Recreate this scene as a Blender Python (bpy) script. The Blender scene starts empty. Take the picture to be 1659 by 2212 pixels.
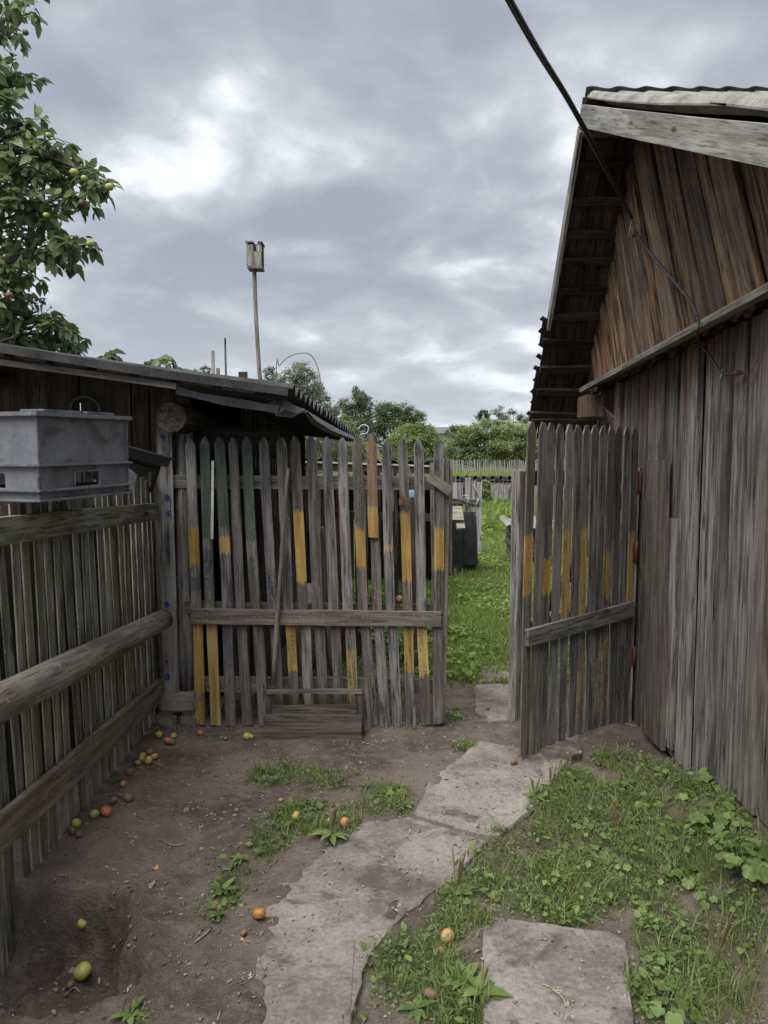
import bpy, bmesh, math, random
import numpy as np
from mathutils import Vector, Matrix, noise as mnoise
random.seed(7); rng = np.random.default_rng(7)
R = math.radians
scene = bpy.context.scene
# ---------------------------------------------------------------- camera
EYE, PITCH, F, CX, CY = 1.6, R(5.0), 1659.0, 829.5, 1106.0      # measured on the photograph at 1659 x 2212
cam_d = bpy.data.cameras.new('camera'); cam = bpy.data.objects.new('camera', cam_d)
scene.collection.objects.link(cam); scene.camera = cam
cam.location = (0, 0, EYE); cam.rotation_euler = (R(90) - PITCH, 0, 0)
cam_d.sensor_fit = 'HORIZONTAL'; cam_d.sensor_width = 36; cam_d.lens = 36.0
cam_d.clip_start = 0.05; cam_d.clip_end = 2000
# ---------------------------------------------------------------- exposure
vs = scene.view_settings
vs.view_transform = 'Standard'; vs.look = 'None'; vs.exposure = 1.88; vs.gamma = 1.0; vs.use_curve_mapping = False
# ---------------------------------------------------------------- node helper
class NT:
    def __init__(s, tree): s.t = tree; tree.nodes.clear()
    def n(s, typ, ins=None, **props):
        nd = s.t.nodes.new(typ)
        for k, v in props.items(): setattr(nd, k, v)
        for k, v in (ins or {}).items(): s.put(nd.inputs[k], v)
        return nd
    def put(s, sock, v):
        if isinstance(v, bpy.types.NodeSocket): s.t.links.new(v, sock)
        elif isinstance(v, bpy.types.Node): s.t.links.new(v.outputs[0], sock)
        else:
            if sock.type == 'RGBA' and not isinstance(v, (int, float)) and len(v) == 3: v = (*v, 1)
            sock.default_value = v
    def m(s, op, a, b=0.0, c=0.0, clamp=False):
        return s.n('ShaderNodeMath', {0: a, 1: b, 2: c}, operation=op, use_clamp=clamp).outputs[0]
    def vm(s, op, a, b=(0, 0, 0)):
        return s.n('ShaderNodeVectorMath', {0: a, 1: b}, operation=op).outputs[0]
    def ramp(s, v, lo, hi, a=0.0, b=1.0, smooth=True):
        return s.n('ShaderNodeMapRange', {0: v, 1: lo, 2: hi, 3: a, 4: b}, interpolation_type='SMOOTHSTEP' if smooth else 'LINEAR').outputs[0]
    def mix(s, f, a, b, mode='MIX'):
        nd = s.t.nodes.new('ShaderNodeMix'); nd.data_type = 'RGBA'; nd.blend_type = mode
        s.put(nd.inputs[0], f); s.put(nd.inputs[6], a); s.put(nd.inputs[7], b); return nd.outputs[2]
    def noise(s, vec, scale, detail=4, rough=0.55, dist=0.0):
        return s.n('ShaderNodeTexNoise', {'Vector': vec, 'Scale': scale, 'Detail': detail, 'Roughness': rough, 'Distortion': dist}).outputs[0]
# ---------------------------------------------------------------- sky
SUN_EL, SUN_AZ = R(62), R(-140)                                # azimuth from +Y, clockwise
SKY_OFF = (6.056, -0.426, 2.503)
world = bpy.data.worlds.new('World'); scene.world = world; world.use_nodes = True
w = NT(world.node_tree)
sky = w.n('ShaderNodeTexSky', sky_type='NISHITA', sun_disc=False, sun_elevation=SUN_EL, sun_rotation=SUN_AZ, air_density=1.2, dust_density=2.0)
d = w.n('ShaderNodeTexCoord').outputs['Generated']
sep = w.n('ShaderNodeSeparateXYZ', {0: d})
zz = w.m('MAXIMUM', w.m('ADD', sep.outputs[2], 0.30), 0.16)
pl = w.n('ShaderNodeCombineXYZ', {0: w.m('DIVIDE', sep.outputs[0], zz), 1: w.m('DIVIDE', sep.outputs[1], zz), 2: 1.7}).outputs[0]
pl = w.vm('ADD', pl, SKY_OFF)
warp = w.n('ShaderNodeTexNoise', {'Vector': pl, 'Scale': 1.6, 'Detail': 3.0}).outputs['Color']
pw = w.vm('ADD', pl, w.vm('MULTIPLY', w.vm('SUBTRACT', warp, (0.5, 0.5, 0.5)), (0.30, 0.30, 0.3)))
big = w.noise(pw, 1.3, 3, 0.5)                                 # heavy decks
def billow(off):
    q_ = w.vm('ADD', pw, off)
    return w.m('ADD', w.m('MULTIPLY', w.noise(q_, 3.2, 3, 0.45), 0.75), w.m('MULTIPLY', w.noise(q_, 7.5, 8, 0.58), 0.25))
b0 = billow((3.1, 1.7, 5.0)); b1 = billow((3.14, 1.53, 5.0))
relief = w.m('SUBTRACT', b0, b1)                               # cumulus: bright heads, grey undersides
nn = w.m('ADD', w.m('ADD', w.m('MULTIPLY', big, 0.66), w.m('MULTIPLY', b0, 0.42)), w.m('MULTIPLY', relief, 0.50))
cr = w.n('ShaderNodeValToRGB', {0: w.ramp(nn, 0.42, 0.80, 0, 1, False)})
els = cr.color_ramp.elements
els[0].position = 0.0; els[0].color = (1.10, 1.24, 1.45, 1)
els[1].position = 1.0; els[1].color = (3.9, 3.93, 3.95, 1)
for p, c in ((0.28, (1.36, 1.51, 1.72, 1)), (0.48, (1.75, 1.89, 2.10, 1)), (0.64, (2.45, 2.58, 2.76, 1)), (0.78, (3.15, 3.24, 3.34, 1))):
    e = els.new(p); e.color = c
hz = w.ramp(sep.outputs[2], -0.05, 0.26, 0.40, 0.0)
cloud = w.mix(hz, cr.outputs[0], (2.6, 2.75, 2.95))
gap = w.ramp(w.noise(w.vm('ADD', pw, (1.2, 8.8, 7.0)), 2.2, 6, 0.6), 0.66, 0.74, 0.0, 0.55)
col = w.mix(gap, cloud, w.mix(1.0, sky.outputs[0], (0.5, 0.5, 0.5), 'MULTIPLY'))
bg = w.n('ShaderNodeBackground', {0: col, 1: 0.094})
w.n('ShaderNodeOutputWorld', {0: bg})
# ---------------------------------------------------------------- sun behind the cloud layer
sv = Vector((math.sin(SUN_AZ) * math.cos(SUN_EL), math.cos(SUN_AZ) * math.cos(SUN_EL), math.sin(SUN_EL)))
sl = bpy.data.lights.new('sun', 'SUN'); sl.energy = 1.5; sl.angle = R(60); sl.color = (1.0, 0.99, 0.98)
so = bpy.data.objects.new('sun', sl); scene.collection.objects.link(so)
so.rotation_euler = (-sv).to_track_quat('-Z', 'Y').to_euler(); so.location = (-6, -4, 9)
# ---------------------------------------------------------------- measuring: photo point -> point on a plane of the yard
cp, sp_ = math.cos(PITCH), math.sin(PITCH)
def ray(u, v):
    a, b = (u - CX) / F, -(v - CY) / F
    return Vector((a, cp + sp_ * b, -sp_ + cp * b))
def onX(u, v, X): r = ray(u, v); t = X / r.x; return Vector((X, r.y * t, EYE + r.z * t))
def onY(u, v, Y): r = ray(u, v); t = Y / r.y; return Vector((r.x * t, Y, EYE + r.z * t))
def onZ(u, v, Z=0.0): r = ray(u, v); t = (Z - EYE) / r.z; return Vector((r.x * t, r.y * t, Z))
def onP(u, v, p0, n):
    r = ray(u, v); o = Vector((0, 0, EYE)); t = (p0 - o).dot(n) / r.dot(n); return o + r * t
# ---------------------------------------------------------------- ground height
def smooth(a, b, x):
    t = min(1, max(0, (x - a) / (b - a))); return t * t * (3 - 2 * t)
HC = onZ(75, 2035); HC2 = onZ(150, 2120)
def gz(x, y, fine=True):
    z = 0.0
    if y > 6.5: z -= 0.02 * (min(y, 27) - 6.5)
    if y > 29: z += 0.006 * (min(y, 60) - 29)
    if fine and y < 9 and abs(x) < 4:
        v = Vector((x, y, 0.0))
        z += 0.018 * mnoise.noise(v * 2.1) + 0.010 * mnoise.noise(v * 6.3) + 0.006 * mnoise.noise(v * 17.0)
        f = 1.0
        if x < -0.2 and y < 3.4: z += 0.0035 * mnoise.noise(v * 41.0)
        # scratched hollow by the fence
        wob = 0.10 * mnoise.noise(v * 5.0) + 0.05 * mnoise.noise(v * 14.0)
        r1 = math.hypot((x - HC.x) / 0.30, (y - HC.y) / 0.30) + wob
        r2 = math.hypot((x - HC2.x) / 0.21, (y - HC2.y) / 0.16) + wob
        r = min(r1, r2)
        z -= 0.23 * (1 - smooth(0.80, 1.0, r)) * (1 + 0.35 * mnoise.noise(v * 9.0))
        z += 0.026 * smooth(0.9, 1.05, r) * (1 - smooth(1.1, 1.6, r))
        if r < 1.2: z += 0.022 * mnoise.noise(v * 17.0) + 0.014 * mnoise.noise(v * 37.0)
        z += 0.14 * smooth(1.02, 1.42, x) * smooth(3.9, 2.9, y)       # soil banked up against the barn
        if x < -1.0: z += 0.03 * smooth(-1.0, -1.3, x)
        if y > 3.6: z *= 1.0
    return z
def onG(u, v):                                                    # first hit of the line of sight with the soil
    r = ray(u, v); o = Vector((0, 0, EYE)); t = 1.6 / -min(r.z, -.02) * .9; step = t * .004
    for _ in range(90):
        p = o + r * t
        if p.z <= gz(p.x, p.y): break
        t += step
    return Vector((p.x, p.y, gz(p.x, p.y)))
def proj(x, y, z):
    Y, Z = y, z - EYE
    f = Y * cp - Z * sp_; up = Y * sp_ + Z * cp
    return CX + F * x / f, CY - F * up / f
# ---------------------------------------------------------------- scene helpers
COL = scene.collection; W = {}
def setp(o, label=None, cat=None, group=None, kind=None):
    for k, v in (('label', label), ('category', cat), ('group', group), ('kind', kind)):
        if v is not None: o[k] = v
    return o
def link(o, parent=None, M=None):
    COL.objects.link(o); M = M or Matrix.Identity(4)
    if parent is not None:
        o.parent = parent; o.matrix_basis = W[parent.name].inverted() @ M
    else: o.matrix_basis = M
    W[o.name] = M
    return o
def thing(name, label, cat, loc=(0, 0, 0), group=None):
    o = bpy.data.objects.new(name, None); o.empty_display_size = 0.1
    link(o, None, Matrix.Translation(Vector(loc))); return setp(o, label, cat, group)
def mesh_obj(name, verts, faces, mat, parent=None, M=None, smooth_=False):
    me = bpy.data.meshes.new(name); me.from_pydata(verts, [], faces); me.update()
    if mat: me.materials.append(mat)
    if smooth_: me.polygons.foreach_set('use_smooth', [True] * len(me.polygons))
    return link(bpy.data.objects.new(name, me), parent, M)
def mesh_np(name, V, T, mat, parent=None, M=None, tint=None, smooth_=False):
    me = bpy.data.meshes.new(name); nv, nt = len(V), len(T)
    me.vertices.add(nv); me.vertices.foreach_set('co', np.asarray(V, np.float32).ravel())
    me.loops.add(nt * 3); me.loops.foreach_set('vertex_index', np.asarray(T, np.int32).ravel())
    me.polygons.add(nt); me.polygons.foreach_set('loop_start', np.arange(0, nt * 3, 3, dtype=np.int32))
    if smooth_: me.polygons.foreach_set('use_smooth', np.ones(nt, dtype=bool))
    if tint is not None:
        at = me.attributes.new('tint', 'FLOAT', 'POINT'); at.data.foreach_set('value', np.asarray(tint, np.float32))
    me.update(calc_edges=True); me.materials.append(mat)
    return link(bpy.data.objects.new(name, me), parent, M)
def frame(p0, p1, nrm):
    z = (p1 - p0).normalized(); y = (nrm - z * nrm.dot(z)).normalized(); x = y.cross(z)
    M = Matrix((x, y, z)).transposed().to_4x4(); M.translation = p0; return M
def board(name, p0, p1, wd, th, nrm, parent, mat, tip=0.0, tipw=0.12, seg=4, warp=0.004, jit=0.03, props=None, w1=None, cut=0.0, rnd=None, slant=0.0):
    """a sawn board: length along its own Z from p0 to p1, outer face towards nrm; p0-p1 lies on the outer face"""
    p0, p1 = Vector(p0), Vector(p1); L = (p1 - p0).length; q = rnd or random
    w1 = wd if w1 is None else w1
    zs = [L * i / seg for i in range(seg + 1)]
    if tip: zs = [(L - tip) * i / seg for i in range(seg + 1)] + [L]
    V, Fc = [], []; ph = q.uniform(0, 6.3); wa = q.uniform(-warp, warp); wb = q.uniform(-warp, warp) * 0.6
    for i, z in enumerate(zs):
        k = (wd + (w1 - wd) * z / L) * 0.5 * (1 + q.uniform(-jit, jit))
        if tip and i == len(zs) - 1: k = wd * tipw
        ox = wa * math.sin(3.1 * z / L + ph) * 1.5; oy = wb * math.sin(2.3 * z / L + ph * 1.7)
        e = q.uniform(-cut, cut) if i in (0, len(zs) - 1) else 0
        if i == len(zs) - 1: e += slant * k
        for sx, sy in ((-1, 0), (1, 0), (1, -1), (-1, -1)):
            V.append((ox + sx * k, oy + sy * th, z + e * sx))
    n = len(zs)
    for i in range(n - 1):
        a = i * 4
        for j in range(4): Fc.append((a + j, a + (j + 1) % 4, a + 4 + (j + 1) % 4, a + 4 + j))
    Fc.append((3, 2, 1, 0)); a = (n - 1) * 4; Fc.append((a, a + 1, a + 2, a + 3))
    o = mesh_obj(name, V, Fc, mat, parent, frame(p0, p1, Vector(nrm)))
    for k, v in (props or {}).items(): o[k] = v
    return o
def log(name, p0, p1, r0, r1, parent, mat, sides=12, seg=7, jit=0.05, bend=0.0, props=None):
    p0, p1 = Vector(p0), Vector(p1); L = (p1 - p0).length; V, Fc = [], []; ph = random.uniform(0, 6)
    for i in range(seg + 1):
        t = i / seg; r = r0 + (r1 - r0) * t; bx = bend * math.sin(math.pi * t)
        for j in range(sides):
            a = 2 * math.pi * j / sides
            k = r * (1 + jit * mnoise.noise(Vector((math.cos(a) * 1.5 + ph, math.sin(a) * 1.5, t * 4))))
            V.append((bx + k * math.cos(a), k * math.sin(a), L * t))
    for i in range(seg):
        for j in range(sides):
            a, b = i * sides + j, i * sides + (j + 1) % sides; Fc.append((a, b, b + sides, a + sides))
    Fc.append(tuple(range(sides - 1, -1, -1))); Fc.append(tuple(range(seg * sides, seg * sides + sides)))
    d_ = (p1 - p0).normalized(); nr = Vector((0, 0, 1)) if abs(d_.z) < 0.9 else Vector((1, 0, 0))
    o = mesh_obj(name, V, Fc, mat, parent, frame(p0, p1, nr))
    me = o.data; me.polygons.foreach_set('use_smooth', [len(p.vertices) == 4 for p in me.polygons])
    for k, v in (props or {}).items(): o[k] = v
    return o
def spline(pts, n=8):
    pts = [Vector(p) for p in pts]; P = [pts[0] * 2 - pts[1]] + pts + [pts[-1] * 2 - pts[-2]]; out = []
    for i in range(1, len(P) - 2):
        for k in range(n):
            t = k / n; a, b, c, e = P[i - 1], P[i], P[i + 1], P[i + 2]
            out.append(0.5 * (2 * b + (c - a) * t + (2 * a - 5 * b + 4 * c - e) * t * t + (3 * b - a - 3 * c + e) * t ** 3))
    return out + [pts[-1]]
def tube(name, pts, rad, parent, mat, sides=8, closed=True):
    pts = [Vector(p) for p in pts]; o0 = pts[0].copy(); n = len(pts); V, Fc = [], []
    rad = rad if isinstance(rad, (list, tuple)) else [rad] * n
    t0 = (pts[1] - pts[0]).normalized(); nx = t0.orthogonal().normalized()
    for i, p in enumerate(pts):
        t = (pts[min(i + 1, n - 1)] - pts[max(i - 1, 0)]).normalized()
        nx = (nx - t * nx.dot(t)).normalized(); ny = t.cross(nx)
        for j in range(sides):
            a = 2 * math.pi * j / sides; V.append(tuple(p - o0 + (nx * math.cos(a) + ny * math.sin(a)) * rad[i]))
    for i in range(n - 1):
        for j in range(sides):
            a, b = i * sides + j, i * sides + (j + 1) % sides; Fc.append((a, b, b + sides, a + sides))
    Fc.append(tuple(range(sides - 1, -1, -1))); Fc.append(tuple(range((n - 1) * sides, n * sides)))
    return mesh_obj(name, V, Fc, mat, parent, Matrix.Translation(o0), True)
def box(name, c, s, parent, mat, rot=None, bev=0.0, props=None):
    bm = bmesh.new(); bmesh.ops.create_cube(bm, size=1.0)
    for v in bm.verts: v.co = Vector((v.co.x * s[0], v.co.y * s[1], v.co.z * s[2]))
    if bev: bmesh.ops.bevel(bm, geom=bm.edges[:], offset=bev, segments=2, affect='EDGES')
    me = bpy.data.meshes.new(name); bm.to_mesh(me); bm.free(); me.materials.append(mat)
    M = Matrix.Translation(Vector(c)) @ (rot.to_4x4() if rot else Matrix.Identity(4))
    o = link(bpy.data.objects.new(name, me), parent, M)
    for k, v in (props or {}).items(): o[k] = v
    return o
def prism(name, poly, z0, z1, parent, mat, M=None, jit=0.0):
    n = len(poly); V = [(x, y, z0) for x, y in poly] + [(x, y, z1 + random.uniform(-jit, jit)) for x, y in poly]
    Fc = [tuple(range(n - 1, -1, -1)), tuple(range(n, 2 * n))] + [(i, (i + 1) % n, n + (i + 1) % n, n + i) for i in range(n)]
    return mesh_obj(name, V, Fc, mat, parent, M)
# ---------------------------------------------------------------- materials
def new_mat(name):
    m = bpy.data.materials.new(name); m.use_nodes = True; return m, NT(m.node_tree)
def finish(t, color, rough=0.8, bump=None, bs=0.4, bd=0.004, spec=0.3, metal=0.0, trans=None):
    ins = {'Base Color': color, 'Roughness': rough, 'Specular IOR Level': spec, 'Metallic': metal}
    b = t.n('ShaderNodeBsdfPrincipled', ins)
    if bump is not None:
        t.put(b.inputs['Normal'], t.n('ShaderNodeBump', {'Height': bump, 'Strength': bs, 'Distance': bd}))
    out = b.outputs[0]
    if trans:
        tr = t.n('ShaderNodeBsdfTranslucent', {0: trans[0]})
        out = t.n('ShaderNodeMixShader', {0: trans[1], 1: out, 2: tr}).outputs[0]
    t.n('ShaderNodeOutputMaterial', {0: out}); return b
def wood(name, dark, light, brown, bamt=0.3, moss=0.0, var=(0.72, 1.2), lichen=0.0, gs=1.0, browntop=None, ck=0.22):
    m, t = new_mat(name)
    obc = t.n('ShaderNodeTexCoord').outputs['Object']; oi = t.n('ShaderNodeObjectInfo').outputs['Random']
    off = t.n('ShaderNodeCombineXYZ', {0: t.m('MULTIPLY', oi, 37.0), 1: t.m('MULTIPLY', oi, 91.0), 2: t.m('MULTIPLY', oi, 53.0)}).outputs[0]
    oc = t.vm('ADD', obc, off)
    ga = t.noise(t.vm('MULTIPLY', oc, (1, 1, 0.08)), 34 * gs, 7, 0.62, 0.25)
    gb = t.noise(t.vm('MULTIPLY', oc, (1, 1, 0.045)), 105 * gs, 5, 0.68)
    gc = t.noise(t.vm('MULTIPLY', oc, (1, 1, 0.35)), 5.0, 6, 0.6, 0.4)
    gd = t.noise(oc, 70, 5, 0.6)
    c = t.mix(t.ramp(ga, 0.38, 0.62), dark, light)
    c = t.mix(t.m('MULTIPLY', t.ramp(gc, 0.42, 0.68), bamt), c, brown)
    if browntop is not None:                                   # the sheltered upper ends keep their unweathered brown
        sz = t.n('ShaderNodeSeparateXYZ', {0: obc}).outputs[2]
        k = t.ramp(t.m('ADD', sz, t.m('MULTIPLY', t.m('SUBTRACT', gc, 0.5), 1.3)), browntop[0], browntop[1])
        c = t.mix(t.m('MULTIPLY', k, t.ramp(oi, 0.1, 0.7, 0.55, 1.0)), c, t.mix(t.ramp(ga, 0.3, 0.7), browntop[2], browntop[3]))
    crack = t.ramp(gb, 0.37, 0.48, ck, 1.0)
    c = t.mix(1.0, c, t.n('ShaderNodeCombineColor', {0: crack, 1: crack, 2: crack}).outputs[0], 'MULTIPLY')
    kn = t.n('ShaderNodeTexVoronoi', {'Vector': t.vm('MULTIPLY', t.vm('ADD', oc, t.vm('MULTIPLY', obc, (0, 0, 0))), (8.0, 8.0, 2.6)), 'Scale': 1.0}).outputs['Distance']
    c = t.mix(t.ramp(kn, 0.07, 0.15, 0.8, 0.0), c, (0.035, 0.024, 0.017))
    bb = t.m('FRACT', t.m('MULTIPLY', oi, 7.31))
    c = t.mix(t.ramp(bb, 0.45, 1.0, 0.0, 0.6), c, t.mix(t.ramp(ga, 0.3, 0.7), t.mix(1.0, brown, (0.5, 0.5, 0.5), 'MULTIPLY'), brown))
    vv = t.ramp(oi, 0, 1, var[0], var[1], False)
    c = t.mix(1.0, c, t.n('ShaderNodeCombineColor', {0: vv, 1: vv, 2: vv}).outputs[0], 'MULTIPLY')
    if moss:
        k = t.m('MULTIPLY', t.ramp(t.noise(oc, 9, 8, 0.68), 0.42, 0.7), moss)
        c = t.mix(k, c, (0.085, 0.105, 0.035))
    if lichen:
        k = t.m('MULTIPLY', t.ramp(t.noise(oc, 55, 4, 0.6), 0.60, 0.68), lichen)
        c = t.mix(k, c, (0.30, 0.31, 0.25))
    szz = t.n('ShaderNodeSeparateXYZ', {0: obc})
    for i in (1, 2):                                           # old paint: bands given in metres along the board
        lo = t.n('ShaderNodeAttribute', attribute_type='OBJECT', attribute_name='p%dlo' % i).outputs['Fac']
        hi = t.n('ShaderNodeAttribute', attribute_type='OBJECT', attribute_name='p%dhi' % i).outputs['Fac']
        pc = t.n('ShaderNodeAttribute', attribute_type='OBJECT', attribute_name='p%dcol' % i).outputs['Color']
        pw = t.n('ShaderNodeAttribute', attribute_type='OBJECT', attribute_name='p%dwear' % i).outputs['Fac']
        zc = t.m('ADD', szz.outputs[2], t.m('ADD', t.m('MULTIPLY', t.m('SUBTRACT', gc, 0.5), 0.10), t.m('MULTIPLY', t.m('SUBTRACT', gb, 0.5), 0.16)))
        k = t.m('MULTIPLY', t.ramp(zc, lo, t.m('ADD', lo, 0.006)), t.ramp(zc, t.m('SUBTRACT', hi, 0.006), hi, 1.0, 0.0))
        k = t.m('MULTIPLY', k, t.m('GREATER_THAN', t.m('SUBTRACT', hi, lo), 0.001))
        wear = t.m('ADD', t.m('MULTIPLY', gd, 0.45), t.m('MULTIPLY', gb, 0.55))
        k = t.m('MULTIPLY', k, t.ramp(wear, t.m('SUBTRACT', pw, 0.05), t.m('ADD', pw, 0.05)))
        pcv = t.mix(t.ramp(ga, 0.3, 0.7), t.mix(1.0, pc, (0.5, 0.5, 0.5), 'MULTIPLY'), pc)
        c = t.mix(k, c, pcv)
    h = t.m('ADD', t.m('MULTIPLY', ga, 0.6), t.m('MULTIPLY', gb, 0.6))
    finish(t, c, 0.82, h, 0.55, 0.005, 0.2)
    return m
def lumpy(name, c1, c2, scale=8.0, rough=0.85, bs=0.4, bd=0.004, c3=None, k3=(0.55, 0.7), spec=0.3, metal=0.0, fine=60.0, obj=True):
    m, t = new_mat(name); tc = t.n('ShaderNodeTexCoord').outputs['Object']
    if obj:
        oi = t.n('ShaderNodeObjectInfo').outputs['Random']
        tc = t.vm('ADD', tc, t.n('ShaderNodeCombineXYZ', {0: t.m('MULTIPLY', oi, 33.0), 1: t.m('MULTIPLY', oi, 71.0), 2: oi}).outputs[0])
    a = t.noise(tc, scale, 7, 0.62, 0.2); b = t.noise(tc, fine, 5, 0.65)
    c = t.mix(t.ramp(t.m('ADD', t.m('MULTIPLY', a, 0.65), t.m('MULTIPLY', b, 0.35)), 0.36, 0.64), c1, c2)
    if c3: c = t.mix(t.ramp(t.noise(tc, scale * 1.7, 6, 0.7, 0.5), *k3), c, c3)
    finish(t, c, rough, t.m('ADD', t.m('MULTIPLY', a, 0.5), t.m('MULTIPLY', b, 0.5)), bs, bd, spec, metal)
    return m
M_wood = wood('weathered_wood', (0.092, 0.088, 0.086), (0.275, 0.258, 0.248), (0.16, 0.122, 0.098), 0.5, 0.12, (0.62, 1.15), lichen=0.25, ck=0.26)
M_fence = wood('mossy_wood', (0.135, 0.128, 0.105), (0.35, 0.335, 0.28), (0.20, 0.165, 0.12), 0.4, 0.40, (0.65, 1.25), lichen=0.4, ck=0.3)
M_rail = wood('rail_wood', (0.145, 0.125, 0.11), (0.32, 0.285, 0.25), (0.17, 0.115, 0.085), 0.45, 0.25, lichen=0.7, ck=0.38)
M_barn = wood('barn_wood', (0.105, 0.094, 0.085), (0.33, 0.305, 0.283), (0.19, 0.155, 0.128), 0.5, 0.0, (0.52, 1.18), gs=0.9, browntop=(1.55, 2.1, (0.080, 0.042, 0.025), (0.26, 0.145, 0.078)), ck=0.35)
M_gable = wood('gable_wood', (0.052, 0.030, 0.019), (0.31, 0.185, 0.10), (0.16, 0.118, 0.09), 0.55, 0.0, (0.42, 1.15), gs=0.9, ck=0.25)
M_pale = wood('pale_wood', (0.24, 0.23, 0.205), (0.47, 0.45, 0.41), (0.24, 0.21, 0.14), 0.4, 0.12, (0.85, 1.1), lichen=0.3, ck=0.45)
M_far = wood('far_pale_wood', (0.24, 0.23, 0.22), (0.46, 0.44, 0.42), (0.3, 0.27, 0.24), 0.4, 0.0, (0.75, 1.15))
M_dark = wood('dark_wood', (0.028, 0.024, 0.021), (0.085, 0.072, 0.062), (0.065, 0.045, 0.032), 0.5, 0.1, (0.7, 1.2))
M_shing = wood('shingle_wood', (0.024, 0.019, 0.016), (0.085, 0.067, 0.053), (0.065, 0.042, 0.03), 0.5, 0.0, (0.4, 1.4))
M_conc = lumpy('concrete', (0.115, 0.097, 0.084), (0.275, 0.243, 0.215), 2.6, 0.92, 0.9, 0.012, (0.085, 0.068, 0.057), (0.48, 0.64), fine=60)
M_foot = lumpy('footing_concrete', (0.15, 0.13, 0.115), (0.26, 0.235, 0.21), 5, 0.92, 0.6, 0.008, (0.09, 0.08, 0.07), (0.55, 0.7), fine=70)
M_slate = lumpy('asbestos_sheet', (0.13, 0.125, 0.112), (0.30, 0.285, 0.255), 6, 0.9, 0.6, 0.004, (0.24, 0.19, 0.06), (0.60, 0.72), fine=90)
M_slate2 = lumpy('dark_asbestos_sheet', (0.022, 0.022, 0.024), (0.068, 0.067, 0.066), 6, 0.88, 0.5, 0.004, (0.045, 0.045, 0.03), (0.58, 0.72), fine=90)
M_tar = lumpy('black_sheet', (0.012, 0.013, 0.015), (0.045, 0.048, 0.05), 9, 0.5, 0.3, 0.003, (0.07, 0.075, 0.07), (0.62, 0.72), 0.5)
M_tin = lumpy('old_tin', (0.045, 0.048, 0.052), (0.11, 0.112, 0.116), 7, 0.55, 0.15, 0.002, (0.07, 0.055, 0.045), (0.6, 0.75), 0.4, 0.3)
M_rust = lumpy('rust', (0.09, 0.032, 0.02), (0.20, 0.085, 0.05), 18, 0.85, 0.5, 0.002, (0.05, 0.03, 0.025), (0.55, 0.7))
M_plast = lumpy('grey_plastic', (0.125, 0.128, 0.142), (0.19, 0.193, 0.21), 5, 0.5, 0.08, 0.001, (0.075, 0.07, 0.066), (0.48, 0.66), 0.4)
M_wire = lumpy('wire_steel', (0.16, 0.14, 0.13), (0.28, 0.26, 0.25), 30, 0.55, 0.1, 0.001, spec=0.5, metal=0.5)
M_rwire = lumpy('rusty_wire', (0.10, 0.06, 0.045), (0.20, 0.12, 0.09), 40, 0.8, 0.2, 0.001)
M_cable = lumpy('black_cable', (0.012, 0.012, 0.014), (0.03, 0.03, 0.034), 30, 0.42, 0.1, 0.001, spec=0.5)
M_white = lumpy('worn_white', (0.42, 0.40, 0.37), (0.62, 0.60, 0.56), 14, 0.7, 0.2, 0.002)
M_blue = lumpy('blue_paint', (0.015, 0.03, 0.12), (0.03, 0.06, 0.22), 40, 0.6, 0.2, 0.001)
M_bluep = lumpy('pale_blue_plastic', (0.20, 0.36, 0.55), (0.40, 0.52, 0.66), 6, 0.45, 0.05, 0.001)
M_stone = lumpy('stone', (0.13, 0.11, 0.098), (0.30, 0.265, 0.24), 30, 0.9, 0.5, 0.004)
M_crumb = lumpy('soil_crumb', (0.085, 0.068, 0.056), (0.235, 0.20, 0.17), 25, 0.95, 0.5, 0.003)
M_bark = lumpy('bark', (0.045, 0.036, 0.030), (0.13, 0.105, 0.085), 22, 0.9, 0.7, 0.008, (0.15, 0.15, 0.10), (0.6, 0.72))
M_litter = lumpy('dry_litter', (0.16, 0.12, 0.075), (0.34, 0.27, 0.18), 40, 0.9, 0.3, 0.002)
M_house = lumpy('white_wall', (0.60, 0.58, 0.55), (0.74, 0.72, 0.69), 3, 0.9, 0.1, 0.002)
M_hroof = lumpy('grey_roof', (0.13, 0.135, 0.14), (0.22, 0.22, 0.22), 3, 0.9, 0.1, 0.002)
M_glass = lumpy('dark_pane', (0.02, 0.025, 0.03), (0.04, 0.045, 0.05), 3, 0.15, 0.0, 0.001, spec=0.6)
def apple_mat(name, c1, c2, rot, k, rough=0.42):
    m, t = new_mat(name); oi = t.n('ShaderNodeObjectInfo').outputs['Random']
    tc = t.n('ShaderNodeTexCoord').outputs['Object']
    oc = t.vm('ADD', tc, t.n('ShaderNodeCombineXYZ', {0: t.m('MULTIPLY', oi, 9.0), 1: t.m('MULTIPLY', oi, 17.0), 2: oi}).outputs[0])
    c = t.mix(t.ramp(t.noise(oc, 22, 3, 0.5, 0.5), 0.38, 0.62), c1, c2)
    b = t.noise(oc, 60, 5, 0.65)
    c = t.mix(t.m('MULTIPLY', t.ramp(b, *k), 0.9), c, rot)
    finish(t, c, rough, b, 0.25, 0.002, 0.4); return m
A_y = apple_mat('apple_yellow', (0.42, 0.36, 0.10), (0.46, 0.31, 0.10), (0.10, 0.06, 0.03), (0.50, 0.60))
A_g = apple_mat('apple_green', (0.33, 0.36, 0.085), (0.43, 0.42, 0.12), (0.10, 0.07, 0.03), (0.54, 0.62))
A_r = apple_mat('apple_red', (0.42, 0.09, 0.05), (0.46, 0.21, 0.09), (0.12, 0.05, 0.03), (0.53, 0.63))
A_o = apple_mat('apple_orange', (0.42, 0.20, 0.075), (0.46, 0.27, 0.12), (0.13, 0.06, 0.03), (0.50, 0.62))
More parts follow.
